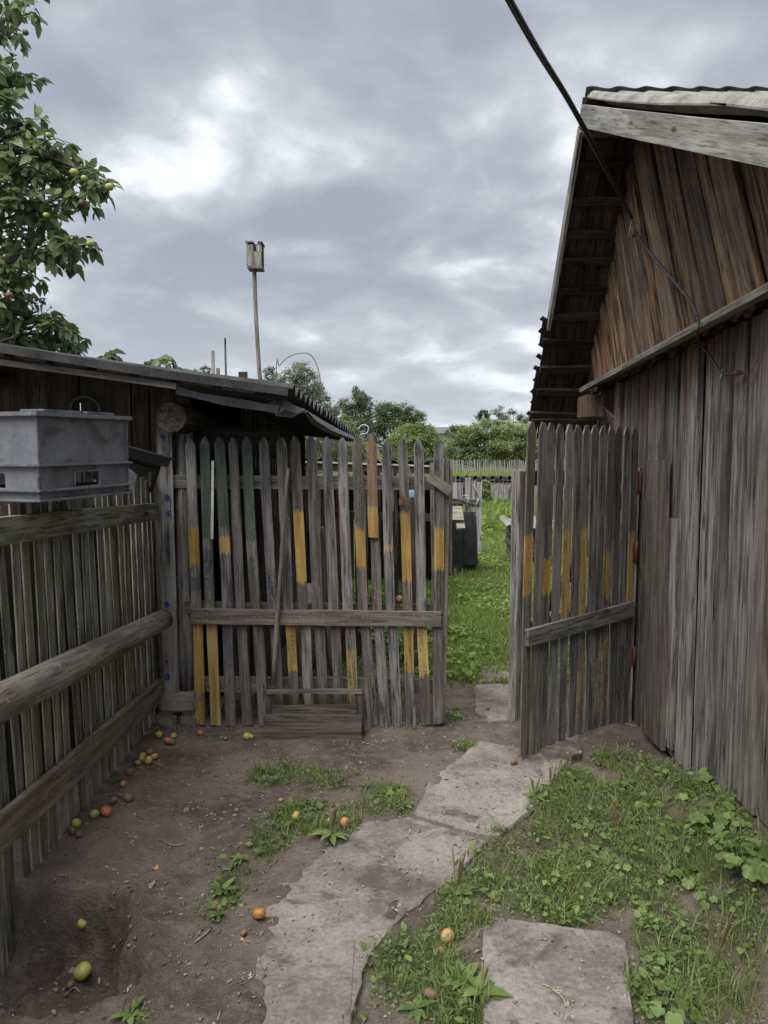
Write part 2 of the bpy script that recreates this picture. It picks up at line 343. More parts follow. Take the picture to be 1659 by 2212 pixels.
A_b = apple_mat('apple_brown', (0.17, 0.105, 0.065), (0.27, 0.17, 0.10), (0.07, 0.045, 0.035), (0.48, 0.62), 0.75)
A_hb = apple_mat('apple_half_rotten', (0.62, 0.30, 0.03), (0.08, 0.05, 0.03), (0.06, 0.04, 0.03), (0.60, 0.66))
def leaf_mat(name, c0, c1, c2, tr=0.35, rough=0.5):
    m, t = new_mat(name)
    at = t.n('ShaderNodeAttribute', attribute_type='GEOMETRY', attribute_name='tint').outputs['Fac']
    oi = t.n('ShaderNodeObjectInfo').outputs['Random']
    k = t.m('FRACT', t.m('ADD', at, oi))
    k = t.m('ABSOLUTE', t.m('SUBTRACT', t.m('MULTIPLY', k, 2.0), 1.0))
    c = t.mix(t.ramp(k, 0.5, 1.0), t.mix(t.ramp(k, 0.0, 0.55), c0, c1), c2)
    gl = t.noise(t.n('ShaderNodeTexCoord').outputs['Object'], 40, 3, 0.5)
    c = t.mix(t.ramp(gl, 0.35, 0.7, 0.0, 0.3), c, c2)
    finish(t, c, rough, None, spec=0.35, trans=(c, tr)); return m
L_apple = leaf_mat('apple_leaf', (0.095, 0.135, 0.062), (0.150, 0.200, 0.088), (0.24, 0.30, 0.14), 0.5, 0.40)
L_grass = leaf_mat('grass_leaf', (0.105, 0.150, 0.042), (0.165, 0.220, 0.060), (0.26, 0.31, 0.11), 0.42)
L_mat = leaf_mat('knotgrass_leaf', (0.085, 0.125, 0.044), (0.130, 0.185, 0.062), (0.21, 0.265, 0.10), 0.4)
L_weed = leaf_mat('weed_leaf', (0.105, 0.165, 0.048), (0.155, 0.230, 0.065), (0.23, 0.305, 0.10), 0.42)
L_lawn = leaf_mat('lawn_leaf', (0.140, 0.205, 0.045), (0.205, 0.285, 0.060), (0.29, 0.365, 0.10), 0.45)
L_mead = leaf_mat('meadow_leaf', (0.21, 0.27, 0.075), (0.28, 0.34, 0.095), (0.36, 0.40, 0.14), 0.45)
L_dry = leaf_mat('dry_stalk', (0.12, 0.085, 0.045), (0.18, 0.135, 0.075), (0.28, 0.22, 0.12), 0.1)
L_t1 = leaf_mat('foliage_mid', (0.150, 0.205, 0.080), (0.215, 0.275, 0.105), (0.29, 0.345, 0.15), 0.5)
L_t2 = leaf_mat('foliage_dark', (0.072, 0.110, 0.050), (0.110, 0.155, 0.068), (0.16, 0.21, 0.095), 0.42)
L_t3 = leaf_mat('foliage_light', (0.205, 0.260, 0.095), (0.275, 0.335, 0.125), (0.34, 0.39, 0.175), 0.5)
L_t4 = leaf_mat('foliage_willow', (0.170, 0.205, 0.135), (0.225, 0.260, 0.175), (0.29, 0.32, 0.225), 0.5)
# ================================================================ SETTING: ground
def slabpoly(pts): return [(onZ(u, v).x, onZ(u, v).y) for u, v in pts]
SLABS = [  # (outline measured on the photo, top height, label)
    ([(505, 2420), (532, 2225), (548, 2100), (565, 1985), (602, 1905), (680, 1825), (790, 1778), (886, 1768), (1052, 1822), (1000, 1888), (850, 2010), (790, 2090), (760, 2225), (740, 2420)], 0.016,
     'largest concrete slab of the path, stained, with soil over its edge'),
    ([(896, 1762), (925, 1690), (1000, 1640), (1032, 1606), (1120, 1622), (1225, 1652), (1160, 1742), (1082, 1810), (1040, 1806)], 0.018,
     'concrete path slab under the corner of the open gate leaf'),
    ([(1128, 1618), (1150, 1604), (1248, 1600), (1256, 1642), (1232, 1655)], 0.045,
     'small broken concrete slab behind the foot of the open gate'),
    ([(1026, 1548), (1024, 1484), (1112, 1482), (1124, 1560), (1060, 1566)], 0.022,
     'concrete path slab in the gateway, its front edge broken'),
    ([(1030, 1480), (1034, 1446), (1112, 1443), (1112, 1477)], 0.022,
     'narrow concrete path slab at the edge of the lawn'),
    ([(1040, 1988), (1182, 2006), (1315, 2023), (1352, 2040), (1364, 2105), (1370, 2420), (1040, 2420)], 0.019,
     'square concrete slab lying apart, ringed by weeds'),
    ([(1066, 1588), (1080, 1568), (1136, 1570), (1148, 1600), (1120, 1610)], 0.014,
     'cracked leftover bit of concrete sunk in the gateway soil'),
]
POLYS = [slabpoly(s[0]) for s in SLABS]
def inside(x, y, poly, ):
    c = False; n = len(poly); j = n - 1
    for i in range(n):
        xi, yi = poly[i]; xj, yj = poly[j]
        if (yi > y) != (yj > y) and x < (xj - xi) * (y - yi) / (yj - yi) + xi: c = not c
        j = i
    return c
def on_slab(x, y): return any(inside(x, y, p) for p in POLYS)
def slab_core(x, y):                                              # well inside a slab: the rim may be overgrown
    for p in POLYS:
        if inside(x, y, p) and edge_dist(x, y, p) > .012 + .035 * (mnoise.noise(Vector((x * 8, y * 8, 21))) + .35): return True
    return False
PATCH = [(600, 1672, 62, 26, .7), (690, 1690, 70, 30, .55), (820, 1722, 72, 34, 1), (655, 1772, 85, 42, .95), (590, 1822, 50, 45, .8), (735, 1790, 45, 42, .9),
         (480, 1945, 48, 62, .5), (515, 1880, 42, 22, .6), (900, 2110, 130, 90, 1), (1000, 1958, 75, 62, 1), (700, 2195, 95, 42, .8), (960, 2190, 90, 60, 1), (930, 2020, 95, 45, .9), (290, 2200, 45, 22, .4),
         (1330, 1775, 240, 95, .8), (1150, 1715, 45, 50, .9), (1175, 1775, 60, 70, .9), (1290, 1890, 230, 100, .95), (1130, 1935, 110, 55, .9), (1490, 1850, 150, 120, .85),
         (1450, 2040, 95, 85, .85), (1500, 2150, 130, 80, .7), (1420, 1690, 120, 40, .7), (1200, 1965, 150, 40, 1.0), (1395, 2180, 40, 60, .9),
         (1560, 2050, 90, 90, .75), (1560, 1765, 60, 55, .85), (1595, 1850, 60, 70, .85), (1330, 1655, 60, 26, .7), (1255, 1690, 60, 30, .8), (1600, 1990, 60, 60, .6), (1580, 2120, 70, 70, .45), (1000, 1615, 26, 14, .6), (980, 1540, 22, 25, .5), (420, 1850, 12, 10, .7), (1060, 1800, 26, 10, .6), (860, 1572, 60, 6, .4)]
PW = []
for u, v, ru, rv, dd in PATCH:
    c = onZ(u, v); PW.append((c.x, c.y, abs(onZ(u + ru, v).x - c.x), abs(onZ(u, v - rv).y - onZ(u, v + rv).y) / 2, dd))
def dens(x, y):
    if y > 4.55:
        if x < -0.45: return 0.25
        return smooth(4.7, 5.3, y + 0.25 * mnoise.noise(Vector((x * 3, y * 3, 1)))) if x > 0.15 else 0.25 + 0.75 * smooth(5.6, 7.0, y)
    k = 0.45 * mnoise.noise(Vector((x * 4.2, y * 4.2, 3))) + 0.22 * mnoise.noise(Vector((x * 13, y * 13, 5)))
    b = 0.0
    for cx, cy, rx, ry, dd in PW:
        if abs(x - cx) > rx * 1.6 or abs(y - cy) > ry * 1.6: continue
        r = math.hypot((x - cx) / rx, (y - cy) / ry) + k
        b = max(b, dd * (1 - smooth(0.6, 1.15, r)))
    return b
def axis(segs):
    out = []
    for a, b, st in segs:
        n = max(1, round((b - a) / st)); out += [a + (b - a) * i / n for i in range(n)]
    return out + [segs[-1][1]]
gx = axis([(-900, -100, 160), (-100, -20, 20), (-20, -4, 2), (-4, -1.7, .2), (-1.7, 1.9, .022), (1.9, 5, .2), (5, 20, 2.5), (20, 100, 20), (100, 900, 160)])
gy = axis([(-60, 0, 10), (0, 1.5, .15), (1.5, 4.7, .022), (4.7, 8, .1), (8, 30, 1), (30, 70, 4), (70, 200, 20), (200, 1500, 200)])
def edge_dist(x, y, poly):
    b = 9.0
    for i in range(len(poly)):
        (x0, y0), (x1, y1) = poly[i], poly[(i + 1) % len(poly)]; dx, dy = x1 - x0, y1 - y0
        t_ = min(1, max(0, ((x - x0) * dx + (y - y0) * dy) / (dx * dx + dy * dy))); b = min(b, math.hypot(x - x0 - dx * t_, y - y0 - dy * t_))
    return b
BOX = [(min(p[0] for p in P_) - .1, max(p[0] for p in P_) + .1, min(p[1] for p in P_) - .1, max(p[1] for p in P_) + .1, P_) for P_ in POLYS]
def creep(x, y):
    a = 0.0
    for k, (x0, x1, y0, y1, P_) in enumerate(BOX):
        if x0 < x < x1 and y0 < y < y1:
            e = edge_dist(x, y, P_)
            if e < .13:
                n_ = mnoise.noise(Vector((x * 6, y * 6, k))) + .6 * mnoise.noise(Vector((x * 19, y * 19, k)))
                s_ = (.8 if x < .05 else -.2) if k == 0 else .15
                a = max(a, (.022 * s_ + .020 * n_) * (1 - smooth(.02, .11, e)))
            if inside(x, y, P_) and e > .10: a = min(a, 0) - .02
    return a
gv = [(x, y, gz(x, y) + (creep(x, y) if 1.5 < y < 5.2 and -1 < x < 1.4 else 0)) for y in gy for x in gx]; nx = len(gx)
gf = [(j * nx + i, j * nx + i + 1, (j + 1) * nx + i + 1, (j + 1) * nx + i) for j in range(len(gy) - 1) for i in range(nx - 1)]
m, t = new_mat('yard_soil')
pos = t.n('ShaderNodeNewGeometry').outputs['Position']
gr = t.n('ShaderNodeAttribute', attribute_type='GEOMETRY', attribute_name='green').outputs['Fac']
a1 = t.noise(pos, 2.2, 7, 0.6, 0.3); a2 = t.noise(pos, 16, 7, 0.66, 0.2); a3 = t.noise(pos, 95, 5, 0.65); a4 = t.noise(pos, 300, 3, 0.6)
c = t.mix(t.ramp(a1, 0.36, 0.66), (0.080, 0.061, 0.050), (0.182, 0.144, 0.119))
c = t.mix(t.m('MULTIPLY', t.ramp(a2, 0.42, 0.68), 0.6), c, (0.21, 0.170, 0.142))
c = t.mix(t.m('MULTIPLY', t.ramp(a3, 0.5, 0.66), 0.5), c, (0.065, 0.051, 0.042))
c = t.mix(t.m('MULTIPLY', t.ramp(a4, 0.60, 0.68), 0.5), c, (0.36, 0.32, 0.28))
c = t.mix(t.m('MULTIPLY', gr, 0.7), c, t.mix(t.ramp(a3, 0.3, 0.7), (0.045, 0.055, 0.022), (0.085, 0.11, 0.036)))
hh = t.m('ADD', t.m('ADD', t.m('MULTIPLY', a2, 0.8), t.m('MULTIPLY', a3, 0.35)), t.m('MULTIPLY', a4, 0.15))
finish(t, c, 0.93, hh, 0.95, 0.03, 0.15)
ground = mesh_obj('ground', gv, gf, m, None, None, True); setp(ground, kind='structure', label='bare trodden soil of the yard running on into lawn')
at = ground.data.attributes.new('green', 'FLOAT', 'POINT')
at.data.foreach_set('value', [1.0 if y > 9 or abs(x) > 4 else dens(x, y) * (0.55 if y < 4.55 else 1) for x, y, z in gv])
# ---- concrete slabs of the path
TZ = {}
def slab(poly, top, label, k):
    q = random.Random(50 + k); pts = []
    n = len(poly)
    for i in range(n):
        (x0, y0), (x1, y1) = poly[i], poly[(i + 1) % n]; L = math.hypot(x1 - x0, y1 - y0); s = max(1, int(L / 0.045))
        for j in range(s):
            a = j / s; jx, jy = q.uniform(-.006, .006), q.uniform(-.006, .006); pts.append((x0 + (x1 - x0) * a + jx, y0 + (y1 - y0) * a + jy))
    cx = sum(p[0] for p in pts) / len(pts); cy = sum(p[1] for p in pts) / len(pts)
    bm = bmesh.new(); N = len(pts)
    tl = Vector((.010 if k == 0 else q.uniform(-.008, .008), -.010 if k == 0 else q.uniform(-.008, .008)))
    def tz(x, y, k=k): return top + tl.x * (x - cx) + tl.y * (y - cy) + 0.004 * mnoise.noise(Vector((x * 5, y * 5, k)))
    TZ[k] = tz
    rings = []
    for s, dz in ((1.0, -0.085), (1.0, -0.010), (0.985, 0.0), (0.8, .0), (0.5, .0), (0.2, .0)):
        rings.append([bm.verts.new((cx + (x - cx) * s - cx, cy + (y - cy) * s - cy, tz(x, y) + dz)) for x, y in pts])
    for a, b in zip(rings, rings[1:]):
        for i in range(N): bm.faces.new((a[i], a[(i + 1) % N], b[(i + 1) % N], b[i]))
    bm.faces.new(rings[-1]); bm.faces.new(rings[0][::-1]); bmesh.ops.recalc_face_normals(bm, faces=bm.faces)
    me = bpy.data.meshes.new('path_slab'); bm.to_mesh(me); bm.free(); me.materials.append(M_conc)
    o = link(bpy.data.objects.new('path_slab', me), None, Matrix.Translation((cx, cy, 0)))
    setp(o, label, 'slab', 'concrete slabs of the yard path')
for k, s in enumerate(SLABS): slab(POLYS[k], s[1], s[2], k)
gz_soil = gz
def gz(x, y, fine=True):                                          # walking surface from here on: soil, soil over slab edges, slab tops
    z = gz_soil(x, y, fine)
    if 1.2 < y < 5.2 and -1 < x < 1.4:
        z_ = z + max(0, creep(x, y))
        for k, P_ in enumerate(POLYS):
            if inside(x, y, P_): z_ = max(z + creep(x, y), TZ[k](x, y))
        z = z_
    return z

# ================================================================ LEFT: slatted fence along x = -1.30
FX = -1.30
YEL = (0.44, 0.285, 0.088); YEL2 = (0.46, 0.325, 0.125); GRN = (0.082, 0.105, 0.088); BLU = (0.070, 0.085, 0.115); DGR = (0.10, 0.105, 0.115); MAU = (0.17, 0.155, 0.17)
def P(i, lo, hi, col, wear=0.42): return {'p%dlo' % i: lo, 'p%dhi' % i: hi, 'p%dcol' % i: col, 'p%dwear' % i: wear + .035}
fence = thing('slatted_fence', 'mossy grey slatted fence with a log rail and a nailed bottom board', 'fence', (FX, 3.2, 0))
y = 1.05; k = 0
q = random.Random(3)
while y < 4.36:
    wd = q.uniform(.050, .066); g = gz(FX, y)
    lean = q.uniform(.03, .10)
    top = 1.395 + q.uniform(-.03, .0) if y < 3.35 else q.uniform(1.40, 1.52)
    pr = {}
    u_ = q.random()
    if u_ < .16: pr = P(1, 0, 1.6, GRN, .55 + q.uniform(-.02, .05))
    elif u_ < .30: pr = P(1, 0.5, 1.6, BLU, .56)
    if k in (19, 31): pr = P(1, .70, .95, YEL, .53)
    if k in (14, 29): pr.update(P(2, .3, .9, YEL2, .57))
    board('picket', (FX + q.uniform(-.006, .004), y + lean * .4, g - .03), (FX - .004, y - lean * .55, top), wd, .006, (1, 0, 0), fence, M_fence, seg=5, warp=.008, jit=.05, props=pr, rnd=q, cut=.006)
    y += wd + q.uniform(.026, .040); k += 1
a, b = onX(0, 1150, FX + .045), onX(352, 1106, FX + .045); dd = (b - a).normalized()
board('rail', a - dd * 1.5, b, .095, .04, (1, 0, 0), fence, M_fence, seg=8, warp=.006, props=None)
a, b = onX(0, 1518, FX + .09), onX(352, 1338, FX + .09); dd = (b - a).normalized()
log('log_rail', a - dd * 1.4, b, .068, .056, fence, M_rail, 16, 26, .16)
a, b = onX(0, 1811, FX + .045), onX(353, 1489, FX + .045); dd = (b - a).normalized()
board('bottom_board', a - dd * 1.2, b, .125, .032, (1, 0, 0), fence, M_rail, seg=9, warp=.006, jit=.035)
# plank wall added close behind it, near-black so the fence gaps read dark
inner = thing('plank_wall', 'low dark plank wall added close behind the slatted fence to blacken its gaps', 'wall', (-1.52, 3.2, 0))
y = 1.0
while y < 4.3:
    wd = q.uniform(.11, .17)
    board('plank', (-1.60, y + wd / 2, -.02), (-1.60, y + wd / 2, q.uniform(1.22, 1.30)), wd - .004, .022, (1, 0, 0), inner, M_tar, seg=2, rnd=q); y += wd
# posts at the corner
post = thing('gate_post', 'brown squared post spattered with blue paint beside the slatted fence', 'post', (-1.25, 4.30, 0))
pb, pt = onY(372, 1512, 4.27), onY(352, 905, 4.27)
board('post_board', pb, pt, .085, .07, (.25, -1, 0), post, M_wood, seg=6, warp=.006, props=P(1, 0, .02, DGR, .3))
for u_, v_, s_ in ((361, 1074, 4), (363, 1108, 3.2), (362, 1156, 3.5), (360, 1306, 4.5), (360, 1430, 3), (362, 1462, 5), (361, 1190, 2), (352, 944, 4)):
    c_ = onY(u_, v_, 4.265); r_ = s_ * 1.3 * 4.4 / F
    poly = [(r_ * (1 + .25 * math.sin(i * 2.1 + u_)) * math.cos(i * .785), r_ * 1.25 * math.sin(i * .785)) for i in range(8)]
    prism('paint_spot', poly, 0, .002, post, M_blue, frame(c_ + Vector((0, 0, 0)), c_ + Vector((.25, -1, 0)), Vector((0, 0, 1))) @ Matrix.Translation((0, 0, -.001)))
pb, pt = onY(402, 1500, 4.36), onY(398, 900, 4.36)
rp = log('round_post', pb, pt, .052, .050, None, M_wood, 14, 8, .04); setp(rp, 'round debarked log post standing on a concrete footing', 'post')
# concrete footing blocks
for k, (u0, v0, u1, v1, yy, lb) in enumerate(((340, 1505, 424, 1540, 4.22, 'long pale concrete block right under the round post'), (334, 1541, 380, 1585, 4.23, 'lower footing stone in the corner of the slatted fence'),
        (382, 1541, 432, 1588, 4.23, 'lower footing stone under the first yellow picket'), (452, 1530, 484, 1580, 4.40, 'round-shouldered stone behind the second yellow picket'), (500, 1505, 540, 1560, 4.46, 'grey rubble stone behind the lower gate pickets'))):
    a, b = onY(u0, v0, yy), onY(u1, v1, yy); zc = max(b.z, -.06)
    bm = bmesh.new(); bmesh.ops.create_cube(bm, size=1); sx, sz = b.x - a.x, a.z - zc
    for v in bm.verts: v.co = Vector((v.co.x * sx, v.co.y * .22, v.co.z * sz))
    bmesh.ops.bevel(bm, geom=bm.edges[:], offset=min(sx, sz) * .18, segments=2, affect='EDGES'); bmesh.ops.subdivide_edges(bm, edges=bm.edges[:], cuts=1, use_grid_fill=True)
    for v in bm.verts: v.co += Vector(mnoise.noise_vector(v.co * 14 + Vector((k, 0, 0)))) * .007
    me = bpy.data.meshes.new('footing_stone'); bm.to_mesh(me); bm.free(); me.materials.append(M_foot)
    o = link(bpy.data.objects.new('footing_stone', me), None, Matrix.Translation(((a.x + b.x) / 2, yy + .11, (a.z + zc) / 2))); setp(o, lb, 'stone', 'footing stones')

# ================================================================ FIXED GATE (left): pickets on Y = 4.25
GY = 4.25; NF = Vector((0, -1, 0))
gate = thing('picket_gate', 'closed picket gate of patched boards with yellow and green paint remnants', 'gate', (-.4, GY, 0))
def z3(x, y_): return 329.1 + .26455 * x, 877.7 + .26455 * y_
def z4(x, y_): return 603.5 + .26455 * x, 877.7 + .26455 * y_
def z5(x, y_): return 329.2 + .42993 * x, 1261.8 + .42993 * y_
def hgt(v, u=800): return onY(u, v, GY).z
UP = [  # zoom frame, top x, top y, x at the rail, width px, paint bands given by image rows
    (z3, 305, 262, 358, 74, [(970, 1290, YEL, .34), (1370, 1500, DGR, .42)]),
    (z3, 425, 250, 470, 74, [(300, 1090, GRN, .40), (1160, 1640, GRN, .46)]),
    (z3, 545, 250, 615, 80, [(250, 980, GRN, .42), (1060, 1215, YEL2, .36)]),
    (z3, 655, 252, 722, 70, [(1000, 1640, MAU, .48)]),
    (z3, 765, 250, 850, 76, [(250, 1090, GRN, .42), (1200, 1640, GRN, .5)]),
    (z3, 910, 252, 980, 72, [(420, 1250, MAU, .46), (1330, 1640, BLU, .47)]),
    (z3, 1050, 250, 1110, 75, [(1300, 1560, BLU, .54)]),
    (z3, 1165, 246, 1225, 76, [(830, 1435, YEL, .34)]),
    (z3, 1295, 246, 1352, 78, [(300, 1100, GRN, .55), (1350, 1640, YEL2, .58)]),
    (z4, 385, 250, 440, 74, [(300, 900, (.14, .15, .17), .5)]),
    (z4, 512, 257, 560, 76, [(1400, 1640, YEL2, .57), (300, 900, GRN, .60)]),
    (z4, 630, 250, 682, 74, [(995, 1325, YEL, .33), (500, 960, GRN, .48)]),
    (z4, 875, 275, 912, 72, [(700, 1000, YEL2, .60), (1140, 1200, YEL2, .42)]),
    (z4, 1005, 266, 1046, 72, [(850, 1440, YEL, .34), (1450, 1650, YEL, .52)]),
    (z4, 1137, 270, 1160, 72, [(300, 900, (.17, .17, .18), .52)]),
    (z4, 1302, 276, 1294, 74, [(985, 1340, YEL, .33)]),
]
def picket(fr, xt, yt, xb, yb, wpx, bands, tip=.038, thick=.016, dy=0.0, name='picket', mat=None, sc=.26455):
    yy = GY + dy + random.uniform(-.003, .003)
    p1 = onY(*fr(xt, yt), yy); p0 = onY(*fr(xb, yb), yy); pr = {}
    L = (p1 - p0).length
    for i, (ya, yb_, col_, we) in enumerate(bands[:2]):
        s0 = (yb - yb_) / (yb - yt) * L; s1 = (yb - ya) / (yb - yt) * L
        pr.update(P(i + 1, s0 - .02 if s0 < .02 else s0, s1, col_, we))
    return board(name, p0, p1, 1.06 * wpx * sc * 4.37 / F, thick, NF, gate, mat or M_wood, tip=tip, tipw=.13, seg=4, warp=.004, props=pr, cut=.004)
for fr, xt, yt, xb, wpx, bands in UP: picket(fr, xt, yt, xb, 1700, wpx, bands)
picket(z4, 748, 238, 772, 1072, 74, [(830, 1072, YEL, .36), (230, 825, (.27, .17, .10), .40)], tip=.04, thick=.018, dy=-.022)
picket(z4, 778, 900, 798, 1700, 70, [(1430, 1700, YEL2, .53)], tip=0)
LOW = [(225, 240, 705, 45, [(190, 545, YEL, .30), (570, 710, YEL, .40)]), (300, 315, 710, 47, [(190, 712, YEL2, .33)]), (375, 395, 714, 47, [(230, 420, (.10, .11, .14), .45)]), (448, 478, 712, 47, []),
       (530, 560, 712, 50, []), (612, 640, 690, 44, []), (690, 716, 690, 44, [(190, 430, YEL, .40)]), (768, 792, 690, 46, []), (840, 868, 690, 46, [(230, 640, YEL2, .63)]), (915, 942, 690, 46, []),
       (992, 1008, 690, 46, [(335, 600, YEL2, .44)]), (1065, 1106, 718, 46, [(215, 520, YEL2, .60)]), (1135, 1170, 718, 45, []), (1205, 1230, 718, 45, []), (1283, 1300, 716, 45, [(200, 440, YEL, .40)]),
       (1357, 1371, 706, 46, [(200, 460, YEL2, .42)]), (1430, 1438, 702, 48, [])]
for xt, xb, yb, wpx, bands in LOW: picket(z5, xt, 170, xb, yb, wpx, bands, tip=0, sc=.42993)
def grail(name, u0, v0, u1, v1, wd, yy, th=.03, mat=None, nrm=NF, props=None):
    return board(name, onY(u0, v0, yy), onY(u1, v1, yy), wd, th, nrm, gate, mat or M_rail, seg=6, warp=.006, props=props)
grail('front_rail', 412, 1332, 953, 1338, .083, GY - .026, .026)
grail('back_rail', 372, 1040, 968, 1044, .075, GY + .055, .035, M_fence)
grail('back_rail', 398, 1312, 962, 1318, .07, GY + .052, .03)
grail('back_rail', 430, 1478, 962, 1486, .085, GY + .052, .03)
grail('end_stile', 958, 1560, 961, 1000, .030, GY + .01, .05)
grail('end_stile', 968, 1240, 969, 992, .045, GY + .07, .04)
a, b = onY(924, 1030, GY - .03), onY(974, 1062, GY - .03)
board('diagonal_block', a, b, .055, .022, NF, gate, M_fence, seg=2)
board('pale_lath', onY(457.5, 1164, GY - .022), onY(459.5, 995, GY - .022), .0135, .012, NF, gate, M_white, seg=3)
for u_, v_ in ((868, 1084),):
    c_ = onY(u_, v_, GY - .03); lk = box('padlock', c_, (.034, .022, .045), None, M_rust, bev=.006)
    setp(lk, 'rusty round-shouldered padlock hanging on the gate pickets', 'padlock')
    tube('shackle', [c_ + Vector((.010 * math.cos(a_), 0, .020 + .014 * math.sin(a_))) for a_ in [math.pi * i / 8 for i in range(9)]], .003, lk, M_rust, 6)
    tube('chain_wire', spline([c_ + Vector((.01, .0, .02)), c_ + Vector((.04, .0, .01)), c_ + Vector((.07, .01, -.01)), c_ + Vector((.075, .01, -.05)), c_ + Vector((.08, .01, -.09))], 4), .002, lk, M_rwire, 5)
# leaning pole
pole = log('leaning_pole', onG(588, 1466 + 10) * 0 + onY(589, 1480, GY - .06), onY(622, 1012, GY - .028), .0145, .011, None, M_rail, 8, 8, .06, .004)
setp(pole, 'slim bare wooden pole leaning against the picket gate', 'pole')
# wooden trough front resting against the gate
M_trough = wood('trough_wood', (0.06, 0.052, 0.046), (0.18, 0.155, 0.135), (0.12, 0.085, 0.065), 0.5, 0.1)
tr = thing('feeding_trough', 'old dark slatted wooden trough set against the foot of the gate', 'trough', (-.35, 4.08, 0))
def tb(name, u0, u1, v, wpx, yy, th, mat=M_trough):
    board(name, onY(u0, v, yy), onY(u1, v + 2, yy), wpx * (yy + .13) / F, th, (0, -1, .15), tr, mat, seg=5, warp=.004, jit=.06)
tb('top_bar', 576, 783, 1494, 9, 4.16, .03); tb('back_slat', 588, 770, 1531, 18, 4.14, .02); tb('front_board', 569, 781, 1568, 47, 4.075, .024); tb('bottom_bar', 567, 782, 1597, 8, 4.05, .05)
for u_ in (582, 776): board('side_board', onY(u_, 1592, 4.12), onY(u_, 1491, 4.17), .05, .02, (0, -1, .15), tr, M_dark, seg=3)
for u_ in (592, 760): box('foot', onY(u_, 1600, 4.11) * 1.0 + Vector((0, .03, -.012)), (.05, .10, .03), tr, M_dark)
# ================================================================ OPEN GATE LEAF (right)
L0 = onZ(1132, 1648); L1 = Vector((1.395, 4.30, 0)); LD = (L1 - L0).normalized(); LN = Vector((LD.y, -LD.x, 0))
if LN.dot(-L0) < 0: LN = -LN
leaf = thing('picket_gate', 'open picket gate leaf swung in against the barn, pickets close together', 'gate', tuple(L0))
def z6(x, y_): return 932.6 + .33070 * x, 877.7 + .33070 * y_
def z7(x, y_): return 987.5 + .40475 * x, 1261.8 + .40475 * y_
tops = [(655, 105), (735, 105), (787, 108), (842, 117), (903, 118), (960, 122), (1018, 125), (1070, 125), (1122, 130), (1178, 128), (1230, 135), (1280, 138), (1328, 140)]
bots = [(362, 958), (405, 905), (455, 888), (505, 870), (560, 850), (612, 826), (655, 800), (700, 785), (742, 772), (785, 758), (826, 745), (868, 738), (900, 745)]
bands = [P(1, .82, 1.13, YEL, .40), {}, P(1, .78, .98, YEL, .36), {}, P(1, .60, 1.12, YEL, .44), P(1, .3, .9, GRN, .5), P(1, .62, 1.12, YEL, .42), P(1, .2, .8, GRN, .55), P(1, .2, .9, BLU, .57),
         P(1, .72, .98, YEL, .44), P(1, .2, 1.6, GRN, .52), P(1, .2, .8, BLU, .55), P(1, .65, 1.12, YEL2, .33)]
for i, ((xt, yt), (xb, yb)) in enumerate(zip(tops, bots)):
    p1 = onP(*z6(xt, yt), L0, LN); p0 = onP(*z7(xb, yb), L0, LN); p0.z = max(p0.z, gz(p0.x, p0.y) + .005)
    if i == 0: p0.z = .035
    pr = dict(bands[i])
    if i in (6, 8, 9): pr.update(P(2, .1, .52, YEL, .50))
    if i in (4, 11): pr.update(P(2, .05, .5, BLU, .52))
    board('picket', p0, p1, .059, .009, LN, leaf, M_wood, tip=.042, tipw=.18, seg=5, warp=.004, props=pr, cut=.003)
a, b = onP(1141, 1379, L0 + LN * .026, LN), onP(1369, 1316, L0 + LN * .026, LN)
board('front_rail', a, b, .085, .025, LN, leaf, M_wood, seg=5, warp=.004)
a, b = onP(1130, 1032, L0 - LN * .05, LN), onP(1368, 1030, L0 - LN * .05, LN)
board('back_rail', a, b, .075, .03, LN, leaf, M_dark, seg=4)
a, b = onP(1140, 1362, L0 - LN * .024, LN), onP(1368, 1305, L0 - LN * .024, LN); board('back_rail', a, b, .075, .03, LN, leaf, M_dark, seg=4)
a, b = onP(1170, 1330, L0 - LN * .052, LN), onP(1362, 1060, L0 - LN * .052, LN); board('brace', a, b, .06, .022, LN, leaf, M_dark, seg=4)
a, b = onP(1118, 1556, L0 - LN * .024, LN), onP(1132, 1018, L0 - LN * .024, LN)
board('stile', a, b, .052, .05, LN, leaf, M_wood, seg=5, props=P(1, .15, .42, BLU, .56))
a, b = onP(1113, 1558, L0 - LN * .09, LN), onP(1120, 1020, L0 - LN * .09, LN); board('stile', a, b, .035, .03, LN, leaf, M_wood, seg=5)
# hinges and hinge post
for (u_, v_, s_) in ((1382, 1042, 48), (1373, 1192, 42), (1369, 1418, 40)):
    c_ = onP(u_, v_, L0 + LN * .006, LN)
    hg = board('hinge', c_ - Vector((0, 0, s_ * 2.15 / F)), c_ + Vector((0, 0, s_ * 2.15 / F)), .052, .006, LN, leaf, M_rust, seg=2, warp=0)
    kn = log('hinge_pin', c_ - Vector((0, 0, s_ * 2.2 / F)) + LN * .004, c_ + Vector((0, 0, s_ * 2.2 / F)) + LN * .004, .007, .007, None, M_rust, 8, 1, 0)
    kn.parent = hg; kn.matrix_basis = W[hg.name].inverted() @ W[kn.name]
hp = board('hinge_post', (1.405, 4.33, -.02), (1.41, 4.34, 1.47), .06, .07, (-.35, -1, 0), None, M_wood, seg=4); setp(hp, 'narrow grey post carrying the rusty gate hinges', 'post')

